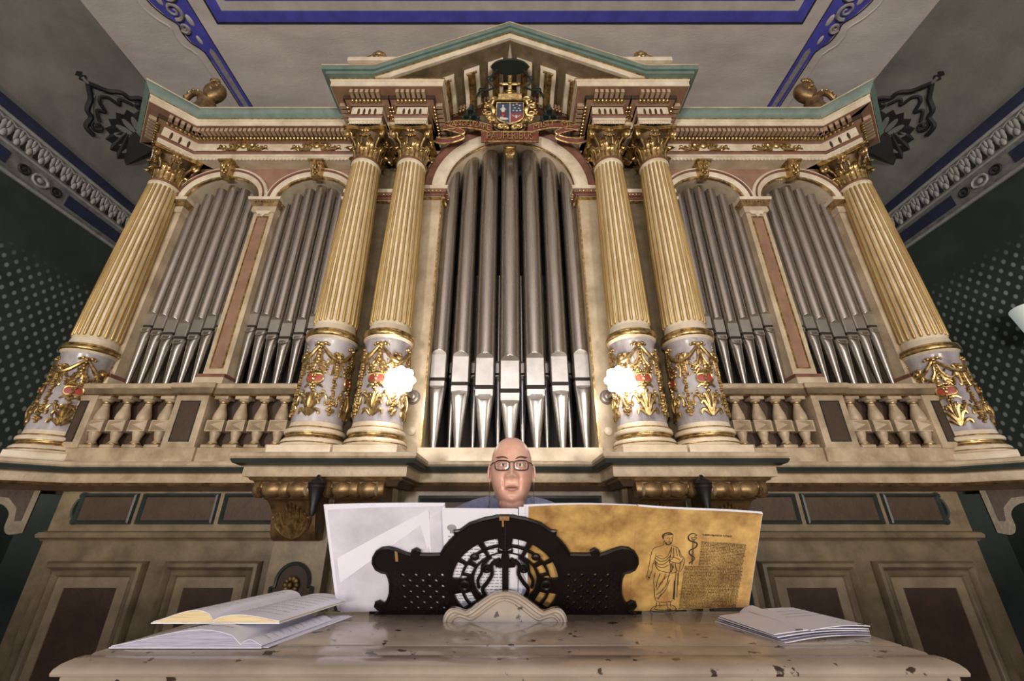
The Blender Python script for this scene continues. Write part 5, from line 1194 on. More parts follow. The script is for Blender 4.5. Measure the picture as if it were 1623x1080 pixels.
# shaped crest standing on the console top
def crest_outline(k):
    h = [(0.0,0.064),(0.03,0.060),(0.058,0.045),(0.082,0.029),(0.098,0.0215),(0.112,0.025),(0.130,0.0285),(0.143,0.022),(0.150,0.010),(0.151,0.0)]
    pts = [(p.x,p.y) for p in bez([(x,z,0) for x,z in h],4)]
    pts = [(max(0,x-k),max(0.0,z-k)) for x,z in pts]
    return [(-x,z) for x,z in pts[::-1]]+pts[1:]
cr = kp('crest', MB().prism([(x-0.012,1.2335+z) for x,z in crest_outline(0)],1.195,1.225), 'consolepaint')
kp('crest_moulding', MB().tube([(x-0.012,1.195,1.2335+z) for x,z in crest_outline(0.005)],0.0055,7).tube([(x-0.012,1.194,1.2335+z) for x,z in crest_outline(0.016)],0.004,7), 'consolepaint', cr)

# ---- music desk: fretted black board leaning towards the front, fixed to the console
PHI = math.radians(38); DM = Matrix.Translation((-0.0118,1.29,1.2355)) @ Matrix.Rotation(PHI,4,'X')
PM = Matrix.Translation((0,1.29,1.2355)) @ Matrix.Rotation(PHI,4,'X')           # page plane: (a, off, b)
desk = thing('music_desk', (-0.0118,1.29,1.2355), 'black fretwork music desk with scrolled ends seen from behind', 'music desk')
half = [(-0.3429,0.0),(-0.3237,0.0135),(-0.3327,0.0198),(-0.3397,0.0293),(-0.3363,0.0398),(-0.3275,0.0429),(-0.3203,0.0366),(-0.3182,0.0293),(-0.305,0.0476),(-0.2974,0.0709),(-0.2952,0.0965),(-0.2967,0.1168),(-0.3022,0.1329),(-0.3154,0.1359),(-0.3281,0.1444),(-0.3343,0.1618),(-0.3321,0.179),(-0.3225,0.1961),(-0.3081,0.2058),(-0.2915,0.2078),(-0.2734,0.2019),(-0.2514,0.1912),(-0.2372,0.1873),(-0.2324,0.1985),(-0.223,0.2044),(-0.2151,0.1985),(-0.2156,0.1883),(-0.1938,0.1873),(-0.1627,0.1883),(-0.1495,0.2116),(-0.1344,0.2309),(-0.123,0.2433),(-0.1242,0.2575),(-0.1173,0.257),(-0.1091,0.2594),(-0.0863,0.2782),(-0.0496,0.2922),(-0.0254,0.2969),(-0.0214,0.2992)]
outl = half+[(-x,z) for x,z in half[::-1]]
C0 = (0.0,0.100)
def slot(r0, r1, a0, a1, n=7, sq=1.0):
    a = [math.radians(a0+(a1-a0)*i/n) for i in range(n+1)]
    return [(C0[0]+r0*math.cos(t),C0[1]+r0*math.sin(t)*sq) for t in a]+[(C0[0]+r1*math.cos(t),C0[1]+r1*math.sin(t)*sq) for t in a[::-1]]
holes = []
for r0, r1, angs in ((0.1165,0.1365,((98,114),(120,147),(151,174),(194,216))),(0.0915,0.1105,((99,115),(120,142),(148,164),(196,216)))):
    for a0, a1 in angs: holes.append(slot(r0, r1, a0, a1))
holes.append([(-0.016,0.208),(-0.004,0.200),(-0.004,0.195),(-0.02,0.1985)])
holes.append([(-0.120,0.111),(-0.110,0.125),(-0.096,0.122),(-0.102,0.113)]); holes.append([(-0.120,0.085),(-0.102,0.083),(-0.096,0.074),(-0.110,0.071)])
for i in range(7):
    for j in range(4):
        x = -0.262+j*0.0335+(0.0168 if i % 2 else 0); z = 0.022+i*0.0172
        if x < -0.152: holes.append([(x-0.0062,z),(x,z+0.0066),(x+0.0062,z),(x,z-0.0066)])
half_outl = half+[(-0.0005,0.2997),(-0.0005,0.192)]+[(0.080*math.cos(PI/2+PI*i/24), 0.112+0.080*math.sin(PI/2+PI*i/24)) for i in range(1,24)]+[(-0.0005,0.032),(-0.0005,0.0)]
def dput(name, b, m_, parent=None, M=DM):
    b.v = [tuple(M @ Vector(p)) for p in b.v]; return b.build(name, m_, parent or desk, smooth=30)
dput('fret_board', fill_plate(half_outl, holes, -0.006, 0.0), 'deskblack'); dput('fret_board', fill_plate(half_outl, holes, -0.006, 0.0).mirror(), 'deskblack')
dput('edge_bead', MB().tube([(x,-0.005,z) for x,z in outl],0.0045,6), 'deskblack')
b = MB()
for i in range(7):
    for j in range(5):
        for s in (-1,1):
            x = -0.279+j*0.0335+(0.0168 if i % 2 else 0); z = 0.022+i*0.0172
            if x > -0.155: continue
            for q in range(4):
                a = q*PI/2; b.ell((s*x+0.0098*math.cos(a),-0.0065,z+0.0088*math.sin(a)),(0.0030,0.0030,0.0024),6,4)
tag(dput('lattice_bosses', b, 'deskblack'), kind='stuff')
# monogram and scrolls in the round opening
dput('monogram_stem', MB().prism([(-0.008,0.036),(0.008,0.036),(0.008,0.150),(0.024,0.152),(0.030,0.172),(0.012,0.168),(0.008,0.192),(-0.008,0.192),(-0.012,0.168),(-0.030,0.172),(-0.024,0.152),(-0.008,0.150)],-0.008,0), 'deskblack')
dput('monogram_foot', MB().prism([(-0.030,0.070),(-0.012,0.076),(0.012,0.076),(0.030,0.070),(0.034,0.056),(-0.034,0.056)],-0.008,0), 'deskblack')
for s in (-1,1):
    dput('fret_scroll', MB().tube([(s*p.x,-0.006,p.y) for p in bez([(0.014,0.175,0),(0.034,0.160,0),(0.034,0.130,0),(0.046,0.105,0),(0.058,0.085,0),(0.052,0.062,0),(0.036,0.050,0)],6)],[0.0052]*37,8), 'deskblack')
    dput('fret_scroll', MB().tube([(s*p.x,-0.006,p.y) for p in bez([(0.036,0.182,0),(0.056,0.160,0),(0.060,0.135,0),(0.070,0.112,0),(0.068,0.088,0)],6)],[0.0042]*25,8), 'deskblack')
    dput('fret_curl', MB().tube([(s*x,-0.006,z) for x,z in spiral((0.046,0.148),0.014,1.3,PI/2,-1,16)],0.005,6), 'deskblack')
    dput('fret_ring', MB().tube([(s*0.104+0.012*math.cos(2*PI*i/16),-0.010,0.098+0.012*math.sin(2*PI*i/16)) for i in range(16)],0.0045,6,closed=True), 'deskblack')
    dput('fret_knob', MB().ell((s*0.077,-0.010,0.185),(0.012,0.007,0.010),10,8), 'deskblack')
dput('repair_strip', MB().box(-0.277,-0.270,-0.0085,-0.004,0.170,0.202), 'deskwood'); dput('repair_strip', MB().box(-0.008,-0.003,-0.0085,-0.004,0.272,0.297), 'deskwood'); dput('repair_patch', MB().box(-0.014,0.010,-0.0175,0.002,0.2965,0.3015), 'deskwood')
dput('ledge', MB().box(-0.36,0.36,0.0,0.05,-0.004,0.004), 'deskblack')

# ---- the sheets on the desk
def page(b, a0, a1, b0, top0, top1, off0, thick=0.002, n=10, bend=lambda u: 0.0):
    vs = []; fs = []
    for i in range(n+1):
        u = i/n; a = a0+(a1-a0)*u; t = top0+(top1-top0)*u; o = off0+bend(u)
        vs += [(a,o,b0),(a,o+bend(u)*0.6,t),(a,o+thick+bend(u)*0.6,t),(a,o+thick,b0)]
    for i in range(n):
        for q in range(4): fs.append((i*4+q,i*4+(q+1)%4,(i+1)*4+(q+1)%4,(i+1)*4+q))
    fs += [(0,1,2,3),(n*4+3,n*4+2,n*4+1,n*4)]; b.add(vs, fs); return b
def pput(name, b, m_, parent, smooth=40): return dput(name, b, m_, parent, PM)if True else None
PB0 = 0.003
fo = thing('sheet_folder', tuple(PM @ Vector((-0.31,0.012,0))), 'pale lilac plastic folder of loose sheets at the left end of the music desk', 'folder')
pput('cover', page(MB(),-0.450,-0.161,PB0,0.311,0.320,0.0026,0.0012,bend=lambda u: 0.002*math.sin(PI*u)), 'paperplastic', fo)
for k in range(5):
    pput('sheet', page(MB(),-0.4565-0.0022*k,-0.166+0.001*k,PB0,0.312+0.0009*k,0.3175+0.0007*k,0.0045+0.0033*k,0.0012,bend=lambda u: 0.002*math.sin(PI*u)), 'paper', fo)
pput('pocket_fold', page(MB(),-0.447,-0.17,PB0,0.09,0.31,0.0008,0.0008,bend=lambda u: 0.002*math.sin(PI*u)), 'paperplastic', fo)
pput('inner_sheet', page(MB(),-0.44,-0.20,PB0,0.17,0.312,0.0017,0.0007,bend=lambda u: 0.002*math.sin(PI*u)), 'paper', fo)
pput('spine_edge', MB().tube([(-0.163,0.004,PB0),(-0.162,0.004,0.319)],0.003,6), 'paper', fo)
ms = thing('music_sheet', tuple(PM @ Vector((-0.07,0.026,0))), 'white printed sheet in the middle of the music desk, below the player', 'sheet')
pput('leaf', page(MB(),-0.1665,0.016,PB0,0.3175,0.3160,0.0012,0.0010), 'paper', ms)
pput('leaf', page(MB(),-0.160,0.020,PB0,0.3150,0.3140,0.0030,0.0010), 'paper', ms)
b = MB(); random.seed(3)
for r in range(22):
    z = 0.235-r*0.0095; x = -0.155
    while x < -0.01:
        wd = random.uniform(0.004,0.014); b.add([(x,0.0006,z),(x+wd,0.0006,z),(x+wd,0.0006,z+0.0036),(x,0.0006,z+0.0036)],[(0,1,2,3)]); x += wd+random.uniform(0.002,0.004)
tag(pput('printed_lines', b, 'inkgrey', ms), kind='stuff')
b = MB().ell((-0.145,0.0006,0.262),(0.012,0.0006,0.010),10,6).box(-0.150,-0.139,0.0003,0.0010,0.246,0.254); pput('printed_emblem', b, 'inkgrey', ms)
bk = thing('parchment_booklet', tuple(PM @ Vector((0.32,0.012,0))), 'open golden parchment-patterned booklet with a draped figure and fine text', 'booklet')
bendR = lambda u: 0.012*math.sin(PI*u*0.5)**2
pput('cover_leaf', page(MB(),0.046,0.313,PB0,0.3200,0.3225,0.0030,0.0012,bend=lambda u: 0.004*math.sin(PI*u)), 'parchment', bk)
pput('cover_leaf', page(MB(),0.3155,0.6375,PB0,0.3205,0.285,0.0030,0.0012,bend=bendR), 'parchment', bk)
for k in range(4):
    pput('inner_leaf', page(MB(),0.040-0.002*k,0.3135,PB0,0.3195+0.0003*k,0.3225-0.0008*k,0.0050+0.0018*k,0.0012,bend=lambda u: 0.004*math.sin(PI*u)), 'paper', bk)
    pput('inner_leaf', page(MB(),0.3155,0.6395+0.0005*k,PB0,0.3205+0.0003*k,0.2860,0.0050+0.0016*k,0.0012,bend=bendR), 'paper', bk)
for k in range(3): pput('white_edge', page(MB(),0.022+0.004*k,0.05,PB0,0.314-0.002*k,0.314,0.010+0.002*k,0.0012), 'paper', bk)
pput('spine_crease', MB().tube([(0.3143,0.0040,PB0),(0.3143,0.0040,0.3235)],0.0022,6), 'parchment', bk)
STROKES = [(0.5,[(0.3844,0.2272),(0.3823,0.2369),(0.3866,0.2424),(0.3958,0.2451),(0.4042,0.2438),(0.4103,0.2369),(0.4102,0.23),(0.4097,0.223),(0.4086,0.2147),(0.4051,0.2082),(0.3992,0.2077),(0.3941,0.211),(0.3912,0.2175),(0.3883,0.223)]),(1.6,[(0.3848,0.23),(0.3851,0.2383),(0.3936,0.2429),(0.4032,0.2416),(0.4083,0.2383)]),(1.3,[(0.3862,0.2258),(0.3864,0.2341),(0.394,0.2388),(0.4059,0.2383)]),(1.6,[(0.3937,0.2161),(0.3965,0.211),(0.4037,0.2105),(0.4074,0.2166)]),(0.8,[(0.3949,0.2286),(0.4001,0.2294)]),(0.8,[(0.4039,0.2294),(0.408,0.2286)]),(0.5,[(0.4021,0.2286),(0.4038,0.2222),(0.4016,0.2211)]),(1.0,[(0.3988,0.2172),(0.4054,0.2177)]),(0.5,[(0.3882,0.2188),(0.389,0.2099),(0.3827,0.2063),(0.3698,0.2035),(0.362,0.1965),(0.3586,0.1795),(0.3573,0.1596),(0.3556,0.1423),(0.3545,0.125),(0.3526,0.1192),(0.3518,0.1133),(0.3574,0.1039),(0.3612,0.1119),(0.3613,0.1221),(0.365,0.1308),(0.3658,0.151),(0.3694,0.1653),(0.3714,0.1838)]),(1.3,[(0.3551,0.1177),(0.3583,0.1089),(0.3604,0.1133)]),(0.5,[(0.4077,0.2063),(0.4163,0.2035),(0.4264,0.1979),(0.4336,0.1852),(0.4384,0.1738),(0.445,0.1681),(0.4478,0.1567),(0.4464,0.1423),(0.4427,0.1308),(0.4384,0.125)]),(0.5,[(0.3756,0.1767),(0.384,0.1772),(0.3908,0.1738)]),(0.5,[(0.3975,0.2007),(0.3996,0.1987)]),(0.8,[(0.372,0.1767),(0.3811,0.1696),(0.3932,0.1681),(0.4042,0.1795),(0.4093,0.2021)]),(0.9,[(0.3714,0.1696),(0.3843,0.1596),(0.3985,0.1624),(0.4093,0.1767)]),(0.9,[(0.3708,0.1624),(0.3803,0.151),(0.3948,0.151),(0.4091,0.1653)]),(0.7,[(0.3704,0.1596),(0.3795,0.1452),(0.3934,0.1395),(0.4071,0.1481)]),(0.9,[(0.3701,0.1567),(0.3791,0.1366),(0.3918,0.1293),(0.4068,0.1244),(0.4217,0.1221),(0.4308,0.1279)]),(0.8,[(0.4098,0.2015),(0.4102,0.1795),(0.4082,0.1624),(0.4135,0.1366),(0.4115,0.1133)]),(0.9,[(0.4148,0.1993),(0.4182,0.171),(0.4097,0.1596),(0.4358,0.151),(0.444,0.1653)]),(0.7,[(0.4099,0.1696),(0.4195,0.1704),(0.4347,0.1624)]),(0.7,[(0.4292,0.1936),(0.434,0.1738),(0.4413,0.1681)]),(0.7,[(0.4218,0.1965),(0.4276,0.1738)]),(1.4,[(0.4126,0.1538),(0.4176,0.1395),(0.4165,0.125)]),(1.4,[(0.4237,0.151),(0.4276,0.1366),(0.432,0.1279)]),(1.0,[(0.4174,0.1538),(0.4215,0.1366)]),(0.8,[(0.4389,0.1567),(0.4372,0.1366),(0.436,0.125)]),(0.7,[(0.374,0.125),(0.3723,0.1016),(0.3755,0.078),(0.3787,0.0541),(0.3825,0.0391),(0.3904,0.033),(0.4079,0.0312),(0.4227,0.033),(0.4273,0.036)]),(0.8,[(0.3876,0.1221),(0.3821,0.1016),(0.3804,0.078)]),(0.9,[(0.4023,0.1206),(0.3948,0.0957),(0.3821,0.072)]),(0.9,[(0.41,0.1162),(0.4076,0.0898),(0.395,0.0661),(0.3822,0.0571)]),(0.8,[(0.4138,0.1016),(0.4067,0.072),(0.3916,0.0481),(0.3844,0.0451)]),(0.7,[(0.4054,0.1133),(0.3972,0.1016),(0.387,0.0869)]),(0.7,[(0.3955,0.0601),(0.3887,0.0391)]),(2.2,[(0.4275,0.0987),(0.4291,0.0691),(0.4295,0.0391)]),(0.8,[(0.4287,0.125),(0.4293,0.0987),(0.4314,0.0661),(0.4335,0.036)]),(0.6,[(0.4333,0.1221),(0.4363,0.0839),(0.4388,0.0451)]),(0.6,[(0.436,0.125),(0.4385,0.0839)]),(0.6,[(0.3856,0.0315),(0.3855,0.0178),(0.3812,0.0102),(0.3976,0.0071)]),(0.6,[(0.3932,0.03),(0.397,0.0148)]),(0.6,[(0.413,0.03),(0.4169,0.0148),(0.4277,0.0056),(0.415,0.0087)]),(0.6,[(0.4216,0.0315),(0.4256,0.0148)]),(0.8,[(0.3706,0.0025),(0.3747,0.0133),(0.3865,0.0203),(0.4212,0.0215),(0.4354,0.0163),(0.4414,0.0056),(0.4398,-0.0036),(0.4063,-0.0067),(0.3762,-0.0051),(0.3706,0.0025)]),(0.9,[(0.3713,0.0087),(0.3807,0.001),(0.4059,-0.0021),(0.4331,0.001),(0.4399,0.0087)]),(1.0,[(0.4664,0.2374),(0.4604,0.2383)]),(1.8,[(0.4628,0.2377),(0.4558,0.2366),(0.4506,0.23),(0.4527,0.2211)]),(2.6,[(0.4512,0.2258),(0.454,0.2194),(0.4629,0.2147),(0.4734,0.2099),(0.4767,0.2035),(0.4732,0.1965)]),(2.2,[(0.4753,0.1993),(0.4699,0.1936),(0.4608,0.1894),(0.4574,0.1829),(0.4624,0.1744),(0.4706,0.1687)]),(1.6,[(0.4675,0.171),(0.4735,0.1647),(0.4715,0.1567),(0.4647,0.1524),(0.4612,0.151),(0.4622,0.1481)]),(0.6,[(0.4638,0.2194),(0.4678,0.1452)]),(0.6,[(0.4676,0.2194),(0.4698,0.1452)]),(1.0,[(0.4588,0.2258),(0.4621,0.2216),(0.4684,0.2205),(0.4731,0.2255),(0.4588,0.2258)]),(1.0,[(0.4653,0.2369),(0.4733,0.2322),(0.4671,0.2305)])]
def onpage(a, z, lift=0.0012): u = (a-0.3155)/0.322; return (a, 0.0030+bendR(u)*(1+0.6*z/0.31)-lift, z)
b = MB()
for wd, pts in STROKES:
    sm_ = bez([(a,z,0) for a,z in pts],3) if len(pts) > 2 else [Vector((*p,0)) for p in pts]
    h = 0.00062*wd+0.00032; L_ = []; R_ = []
    for i, p in enumerate(sm_):
        d = sm_[min(i+1,len(sm_)-1)]-sm_[max(i-1,0)]
        if d.length < 1e-7: d = Vector((1,0,0))
        d.normalize(); nn = Vector((-d.y,d.x,0)); L_.append(onpage(p.x+nn.x*h,p.y+nn.y*h)); R_.append(onpage(p.x-nn.x*h,p.y-nn.y*h))
    k = len(L_); b.add(L_+R_, [(i,i+1,k+i+1,k+i) for i in range(k-1)])
pput('printed_figure', b, 'ink', bk)
b = MB(); random.seed(11)
def glyphs(a0, z0, a1, z1, h, dens=0.86):
    a = a0
    while a < a1-0.001:
        wl = random.randint(2,9)
        for q in range(wl):
            if a > a1: break
            z = z0+(z1-z0)*(a-a0)/max(1e-6,a1-a0); gw = random.uniform(0.0012,0.0019)
            k = random.random()
            if k < 0.55: b.add([onpage(a,z),onpage(a+gw*0.6,z),onpage(a+gw*0.6,z+h),onpage(a,z+h)],[(0,1,2,3)])
            if k > 0.35: b.add([onpage(a,z+h*random.choice((0,0.5,0.75))),onpage(a+gw,z),onpage(a+gw,z+h*0.3),onpage(a,z+h)],[(0,1,2,3)])
            if k > 0.75: b.add([onpage(a+gw*0.6,z),onpage(a+gw,z),onpage(a+gw,z+h),onpage(a+gw*0.6,z+h)],[(0,1,2,3)])
            a += gw*1.25
        a += random.uniform(0.0009,0.0016)
NR = 46
for r in range(NR):
    v = r/(NR-1); zl = 0.2100+(0.0050-0.2100)*v; zr = 0.1950+(0.0050-0.1950)*v
    la = 0.487-0.0*v if v < 0.345 else 0.4495-0.004*(v-0.345)
    glyphs(la, zl+(0.0015 if v >= 0.345 else 0), 0.608-0.003*v-random.uniform(0,0.004), zr, 0.0033)
glyphs(0.4872,0.2300,0.566,0.2205,0.0058); glyphs(0.388,0.0052,0.428,0.004,0.0030)
tag(pput('printed_text', b, 'ink', bk), kind='stuff')

# ---- books lying on the console
def slab(b, xs, zs_top, zs_bot, yA, yB, skew=0.0):
    """extrude an (x,z) section from yA (front) to yB (back), sheared in x by skew"""
    k = len(xs); vs = []
    for y, dx in ((yA,0),(yB,skew)):
        vs += [(x+dx,y,z) for x,z in zip(xs,zs_top)]+[(x+dx,y,z) for x,z in zip(xs[::-1],zs_bot[::-1])]
    n = 2*k; b.add(vs, [tuple(range(n)),tuple(range(2*n-1,n-1,-1))]+[(i,i+n,(i+1)%n+n,(i+1)%n) for i in range(n)]); return b
T = 1.2338
def open_book(name, label, x0, xs_, x1, y0, y1, zb, hl, hr, skew, edge, rise=0.0):
    t = thing(name, ((x0+x1)/2,(y0+y1)/2,zb), label, 'book')
    nL = 12
    xl = [x0+(xs_-x0)*i/nL for i in range(nL+1)]; zl = [zb+0.003+hl*math.sin(PI*(i/nL)**1.5*0.92)**0.8*(1 if i < nL else 0.25) for i in range(nL+1)]
    xr = [xs_+(x1-xs_)*i/nL for i in range(nL+1)]; zr = [zb+0.003+hr*math.sin(PI*(0.06+0.94*(1-i/nL))**1.5*0.92+0.0)**0.8 for i in range(nL+1)]
    zr[0] = zl[-1]
    slab(MB(), [x0-0.002]+[xs_]+[x1+0.002], [zb+0.0022]*3, [zb+0.0002]*3, y0-0.001, y1+0.001, skew).build('cover','paper',t)
    pl = slab(MB(), xl, zl, [zb+0.0024]*(nL+1), y0, y1, skew).build('page_block',edge,t)
    pr = slab(MB(), xr, zr, [zb+0.0024]*(nL+1), y0, y1, skew).build('page_block',edge,t)
    for xx, zz, par in ((xl,zl,pl),(xr,zr,pr)):
        slab(MB(), xx, [z+0.0011 for z in zz], [z+0.0002 for z in zz], y0+0.001, y1+0.002, skew).build('top_leaf','paper',par)
        b = MB()
        for r in range(9):
            f = 0.14+0.72*r/8; yy = y0+(y1-y0)*f
            for i in range(2, nL-2):
                for q in range(2):
                    xa = xx[i]+(xx[i+1]-xx[i])*(0.5*q+0.05); xb = xa+(xx[i+1]-xx[i])*random.uniform(0.2,0.42); za = zz[i]+(zz[i+1]-zz[i])*(0.5*q+0.2)+0.0018
                    b.add([(xa+skew*f,yy,za),(xb+skew*f,yy,za),(xb+skew*f,yy+0.003,za),(xa+skew*f,yy+0.003,za)],[(0,1,2,3)])
        tag(b.build('printed_lines','inkgrey',par), kind='stuff')
    return t
open_book('song_book', 'open white booklet with lilac page edges lying on the left of the console', -0.762, -0.515, -0.475, 0.958, 1.19, T, 0.026, 0.010, 0.045, 'paperedge')
for k, (dx, dz) in enumerate(((0.0,0),(0.010,0.0016))):
    pass
ls = thing('loose_sheets', (-0.48,1.09,T), 'thin loose sheets fanned out under the open booklets on the left', 'sheets')
for k, (a, z) in enumerate((((-0.53,-0.462,-0.402,-0.47),0.0002),((-0.54,-0.474,-0.412,-0.48),0.0018))):
    MB().add([(a[0],0.962+0.01*k,T+z),(a[1],0.962+0.01*k,T+z),(a[2],1.255,T+z),(a[3],1.255,T+z)]+[(a[0],0.962+0.01*k,T+z+0.0012),(a[1],0.962+0.01*k,T+z+0.0012),(a[2],1.255,T+z+0.0012),(a[3],1.255,T+z+0.0012)], [(3,2,1,0),(4,5,6,7),(0,1,5,4),(1,2,6,5),(2,3,7,6),(3,0,4,7)]).build('sheet','paper',ls)
open_book('hymn_book', 'open book with cream page edges lying on top of the white booklet, left', -0.735, -0.612, -0.475, 1.012, 1.30, T+0.0295, 0.020, 0.012, 0.05, 'papercream')
rb = thing('folded_booklet', (0.65,1.1,T), 'folded white stapled booklet lying on the right of the console', 'booklet')
def sheet4(b, c, z, th, curl=0.0, n=10):
    vs = []; fs = []
    for i in range(n+1):
        u = i/n; dz = curl*math.sin(PI*u)
        p = Vector(c[0]).lerp(Vector(c[1]),u); q = Vector(c[3]).lerp(Vector(c[2]),u)
        vs += [(p.x,p.y,z+dz),(q.x,q.y,z+dz*0.6),(q.x,q.y,z+dz*0.6+th),(p.x,p.y,z+dz+th)]
    for i in range(n):
        for q in range(4): fs.append((i*4+q,i*4+(q+1)%4,(i+1)*4+(q+1)%4,(i+1)*4+q))
    fs += [(0,1,2,3),(n*4+3,n*4+2,n*4+1,n*4)]; b.add(vs,fs); return b
for k in range(4):
    d = 0.004*k
    sheet4(MB(), ((0.545-d,0.992+d),(0.765,1.055),(0.735,1.262),(0.497+d,1.192)), T+0.0004+0.0038*k, 0.0014, 0.005).build('leaf','paper' if k != 1 else 'paperedge',rb)
sheet4(MB(), ((0.615,1.013),(0.768,1.053),(0.737,1.264),(0.598,1.222)), T+0.0172, 0.0012, 0.004).build('top_leaf','paper',rb)
for (x,y) in ((0.585,1.012),(0.745,1.056)): MB().box(x,x+0.014,y,y+0.002,T+0.0185,T+0.0205).build('staple','darkiron',rb)
b = MB()
for r in range(3): sheet4(b, ((0.63+0.008*r,1.12+0.03*r),(0.735,1.15+0.03*r),(0.735,1.152+0.03*r),(0.63+0.008*r,1.122+0.03*r)), T+0.0225, 0.0003, 0.0, 2)
tag(b.build('printed_lines','inkgrey',rb), kind='stuff')
cs = thing('curled_sheet', (0.66,1.285,T), 'curled white sheet behind the folded booklet on the right', 'sheet')
b = MB(); vs = []; fs = []
for i in range(13):
    u = i/12; x = 0.615+0.16*u; zz = T+0.001+0.012*math.sin(PI*min(1,u*2.4))*(1 if u < 0.42 else 0)
    vs += [(x,1.225,zz),(x-0.004,1.30,zz+0.004*math.sin(PI*min(1,u*2.2))),(x-0.004,1.30,zz+0.0015+0.004*math.sin(PI*min(1,u*2.2))),(x,1.225,zz+0.0015)]
for i in range(12):
    for q in range(4): fs.append((i*4+q,i*4+(q+1)%4,(i+1)*4+(q+1)%4,(i+1)*4+q))
b.add(vs,fs+[(0,1,2,3),(51,50,49,48)]).build('sheet','paper',cs)

# ================================================================== THE PLAYER
HX, HY, HZ = 0.006, 1.588, 1.620
def sstep(a, b_, x): t = max(0.0,min(1.0,(x-a)/(b_-a))); return t*t*(3-2*t)
BUMPS = [  # x, z, sx, sz, forward amount (mirrored when x != 0)
 (0,-0.014,0.0130,0.0125,0.0285),(0,0.004,0.0085,0.018,0.0140),(0,0.030,0.010,0.012,0.003),(0.0155,-0.0185,0.0075,0.0070,0.0130),(0.0075,-0.0265,0.0040,0.0035,-0.006),
 (0.030,0.043,0.020,0.0075,0.0050),(0.031,0.024,0.0150,0.0105,-0.0125),(0.031,0.010,0.014,0.005,-0.0015),(0.043,-0.004,0.018,0.016,0.0045),
 (0.0285,-0.036,0.0038,0.016,-0.0090),(0.031,0.004,0.012,0.0025,-0.0025),(0.035,-0.050,0.010,0.016,0.0035),(0,-0.043,0.005,0.008,-0.0015),
 (0,-0.0485,0.0185,0.0048,0.0060),(0,-0.0625,0.0165,0.0058,0.0070),(0,-0.0555,0.0215,0.0020,-0.0075),(0.025,-0.056,0.004,0.004,-0.003),
 (0,-0.078,0.017,0.005,-0.0040),(0,-0.097,0.020,0.013,0.0085),(0.046,-0.070,0.016,0.022,0.0075),(0,0.075,0.040,0.022,0.002),(0.032,0.0145,0.010,0.0028,0.002)]
def head_mesh():
    N, M_ = 132, 110; vs = []; fs = []
    for j in range(M_+1):
        b_ = -PI/2+PI*j/M_
        for i in range(N):
            a = 2*PI*i/N
            # denser towards the face
            a = a-0.35*math.sin(a)
            cb = abs(math.cos(b_))**(0.80 if b_ > 0 else 0.9); x = cb*math.sin(a); y = -cb*math.cos(a); z = math.sin(b_)
            rr_ = (x*x+y*y)**0.5; fz = 1+0.015*math.sin(PI*max(0.0,z))
            X = 0.0765*x*fz*(abs(x)**-0.05 if abs(x) > 1e-3 else 1); Y = 0.100*y*(1+0.5*(fz-1)); Zz = 0.130*z
            low = sstep(0.0,-0.11,Zz)
            X *= 1-0.13*low; X *= 1+0.03*sstep(0.02,0.08,Zz)*(1-sstep(0.09,0.13,Zz))
            if Y < 0:
                Y *= 0.90+0.02*low; Y -= 0.020*low*sstep(0.2,0.9,-y)
                flat = sstep(0.05,-0.03,Zz)*0.0; Y -= flat
            else:
                Y *= 1-0.30*low
            w_ = sstep(0.15,0.55,-y)
            if w_ > 0:
                for bx, bz, sx, sz, am in BUMPS:
                    for xx in ((bx,) if bx == 0 else (bx,-bx)):
                        Y -= w_*am*math.exp(-((X-xx)/sx)**2-((Zz-bz)/sz)**2)
            vs.append((HX+X, HY+Y, HZ+Zz))
    for j in range(M_):
        for i in range(N): fs.append((j*N+i, j*N+(i+1)%N, (j+1)*N+(i+1)%N, (j+1)*N+i))
    return vs, fs
def capsule(b, pts, rs, n=16, m_=4):
    pts = bez(pts, m_) if len(pts) > 2 else [Vector(p) for p in pts]; K = len(pts)
    rr = []
    for i in range(K):
        t = i/(K-1)*(len(rs)-1); k = min(int(t),len(rs)-2); rr.append(rs[k]+(rs[k+1]-rs[k])*(t-k))
    b.tube(pts, rr, n); b.ell(pts[0], rr[0]*0.99, n, 10); b.ell(pts[-1], rr[-1]*0.99, n, 10)
def voxel(b, size, smooth_it=2):
    me = bpy.data.meshes.new('tmp'); me.from_pydata(b.v, [], b.f); me.update()
    o = bpy.data.objects.new('tmp', me); COL.objects.link(o)
    r = o.modifiers.new('r','REMESH'); r.mode = 'VOXEL'; r.voxel_size = size
    if smooth_it: q = o.modifiers.new('s','SMOOTH'); q.iterations = smooth_it; q.factor = 0.5
    dg = bpy.context.evaluated_depsgraph_get(); dg.update(); me2 = bpy.data.meshes.new_from_object(o.evaluated_get(dg))
    out = MB().add([v.co.copy() for v in me2.vertices], [tuple(p.vertices) for p in me2.polygons])
    bpy.data.objects.remove(o); bpy.data.meshes.remove(me); bpy.data.meshes.remove(me2); return out
man = thing('person', (0,1.80,FLOOR), 'bald person in glasses and blue-grey shirt seated behind the console, facing forward', 'person')
SEAT = 0.76
SH = {s: (s*0.195,1.69,1.445) for s in (-1,1)}; EL = {s: (s*0.25,1.67,1.12) for s in (-1,1)}; WR = {s: (s*0.17,1.545,0.965) for s in (-1,1)}
b = MB(); b.add(*head_mesh())
for s in (-1,1):      # ears
    Me = Matrix.Translation((HX+s*0.0785,HY+0.006,HZ+0.004)) @ Matrix.Rotation(s*0.42,4,'Z') @ Matrix.Rotation(-0.12,4,'X')
    b.ell((0,0,0),(0.0075,0.020,0.034),14,12,Me); b.ell((0,0.004,0.018),(0.008,0.014,0.014),12,10,Me); b.ell((0,-0.003,-0.024),(0.007,0.010,0.012),12,10,Me)
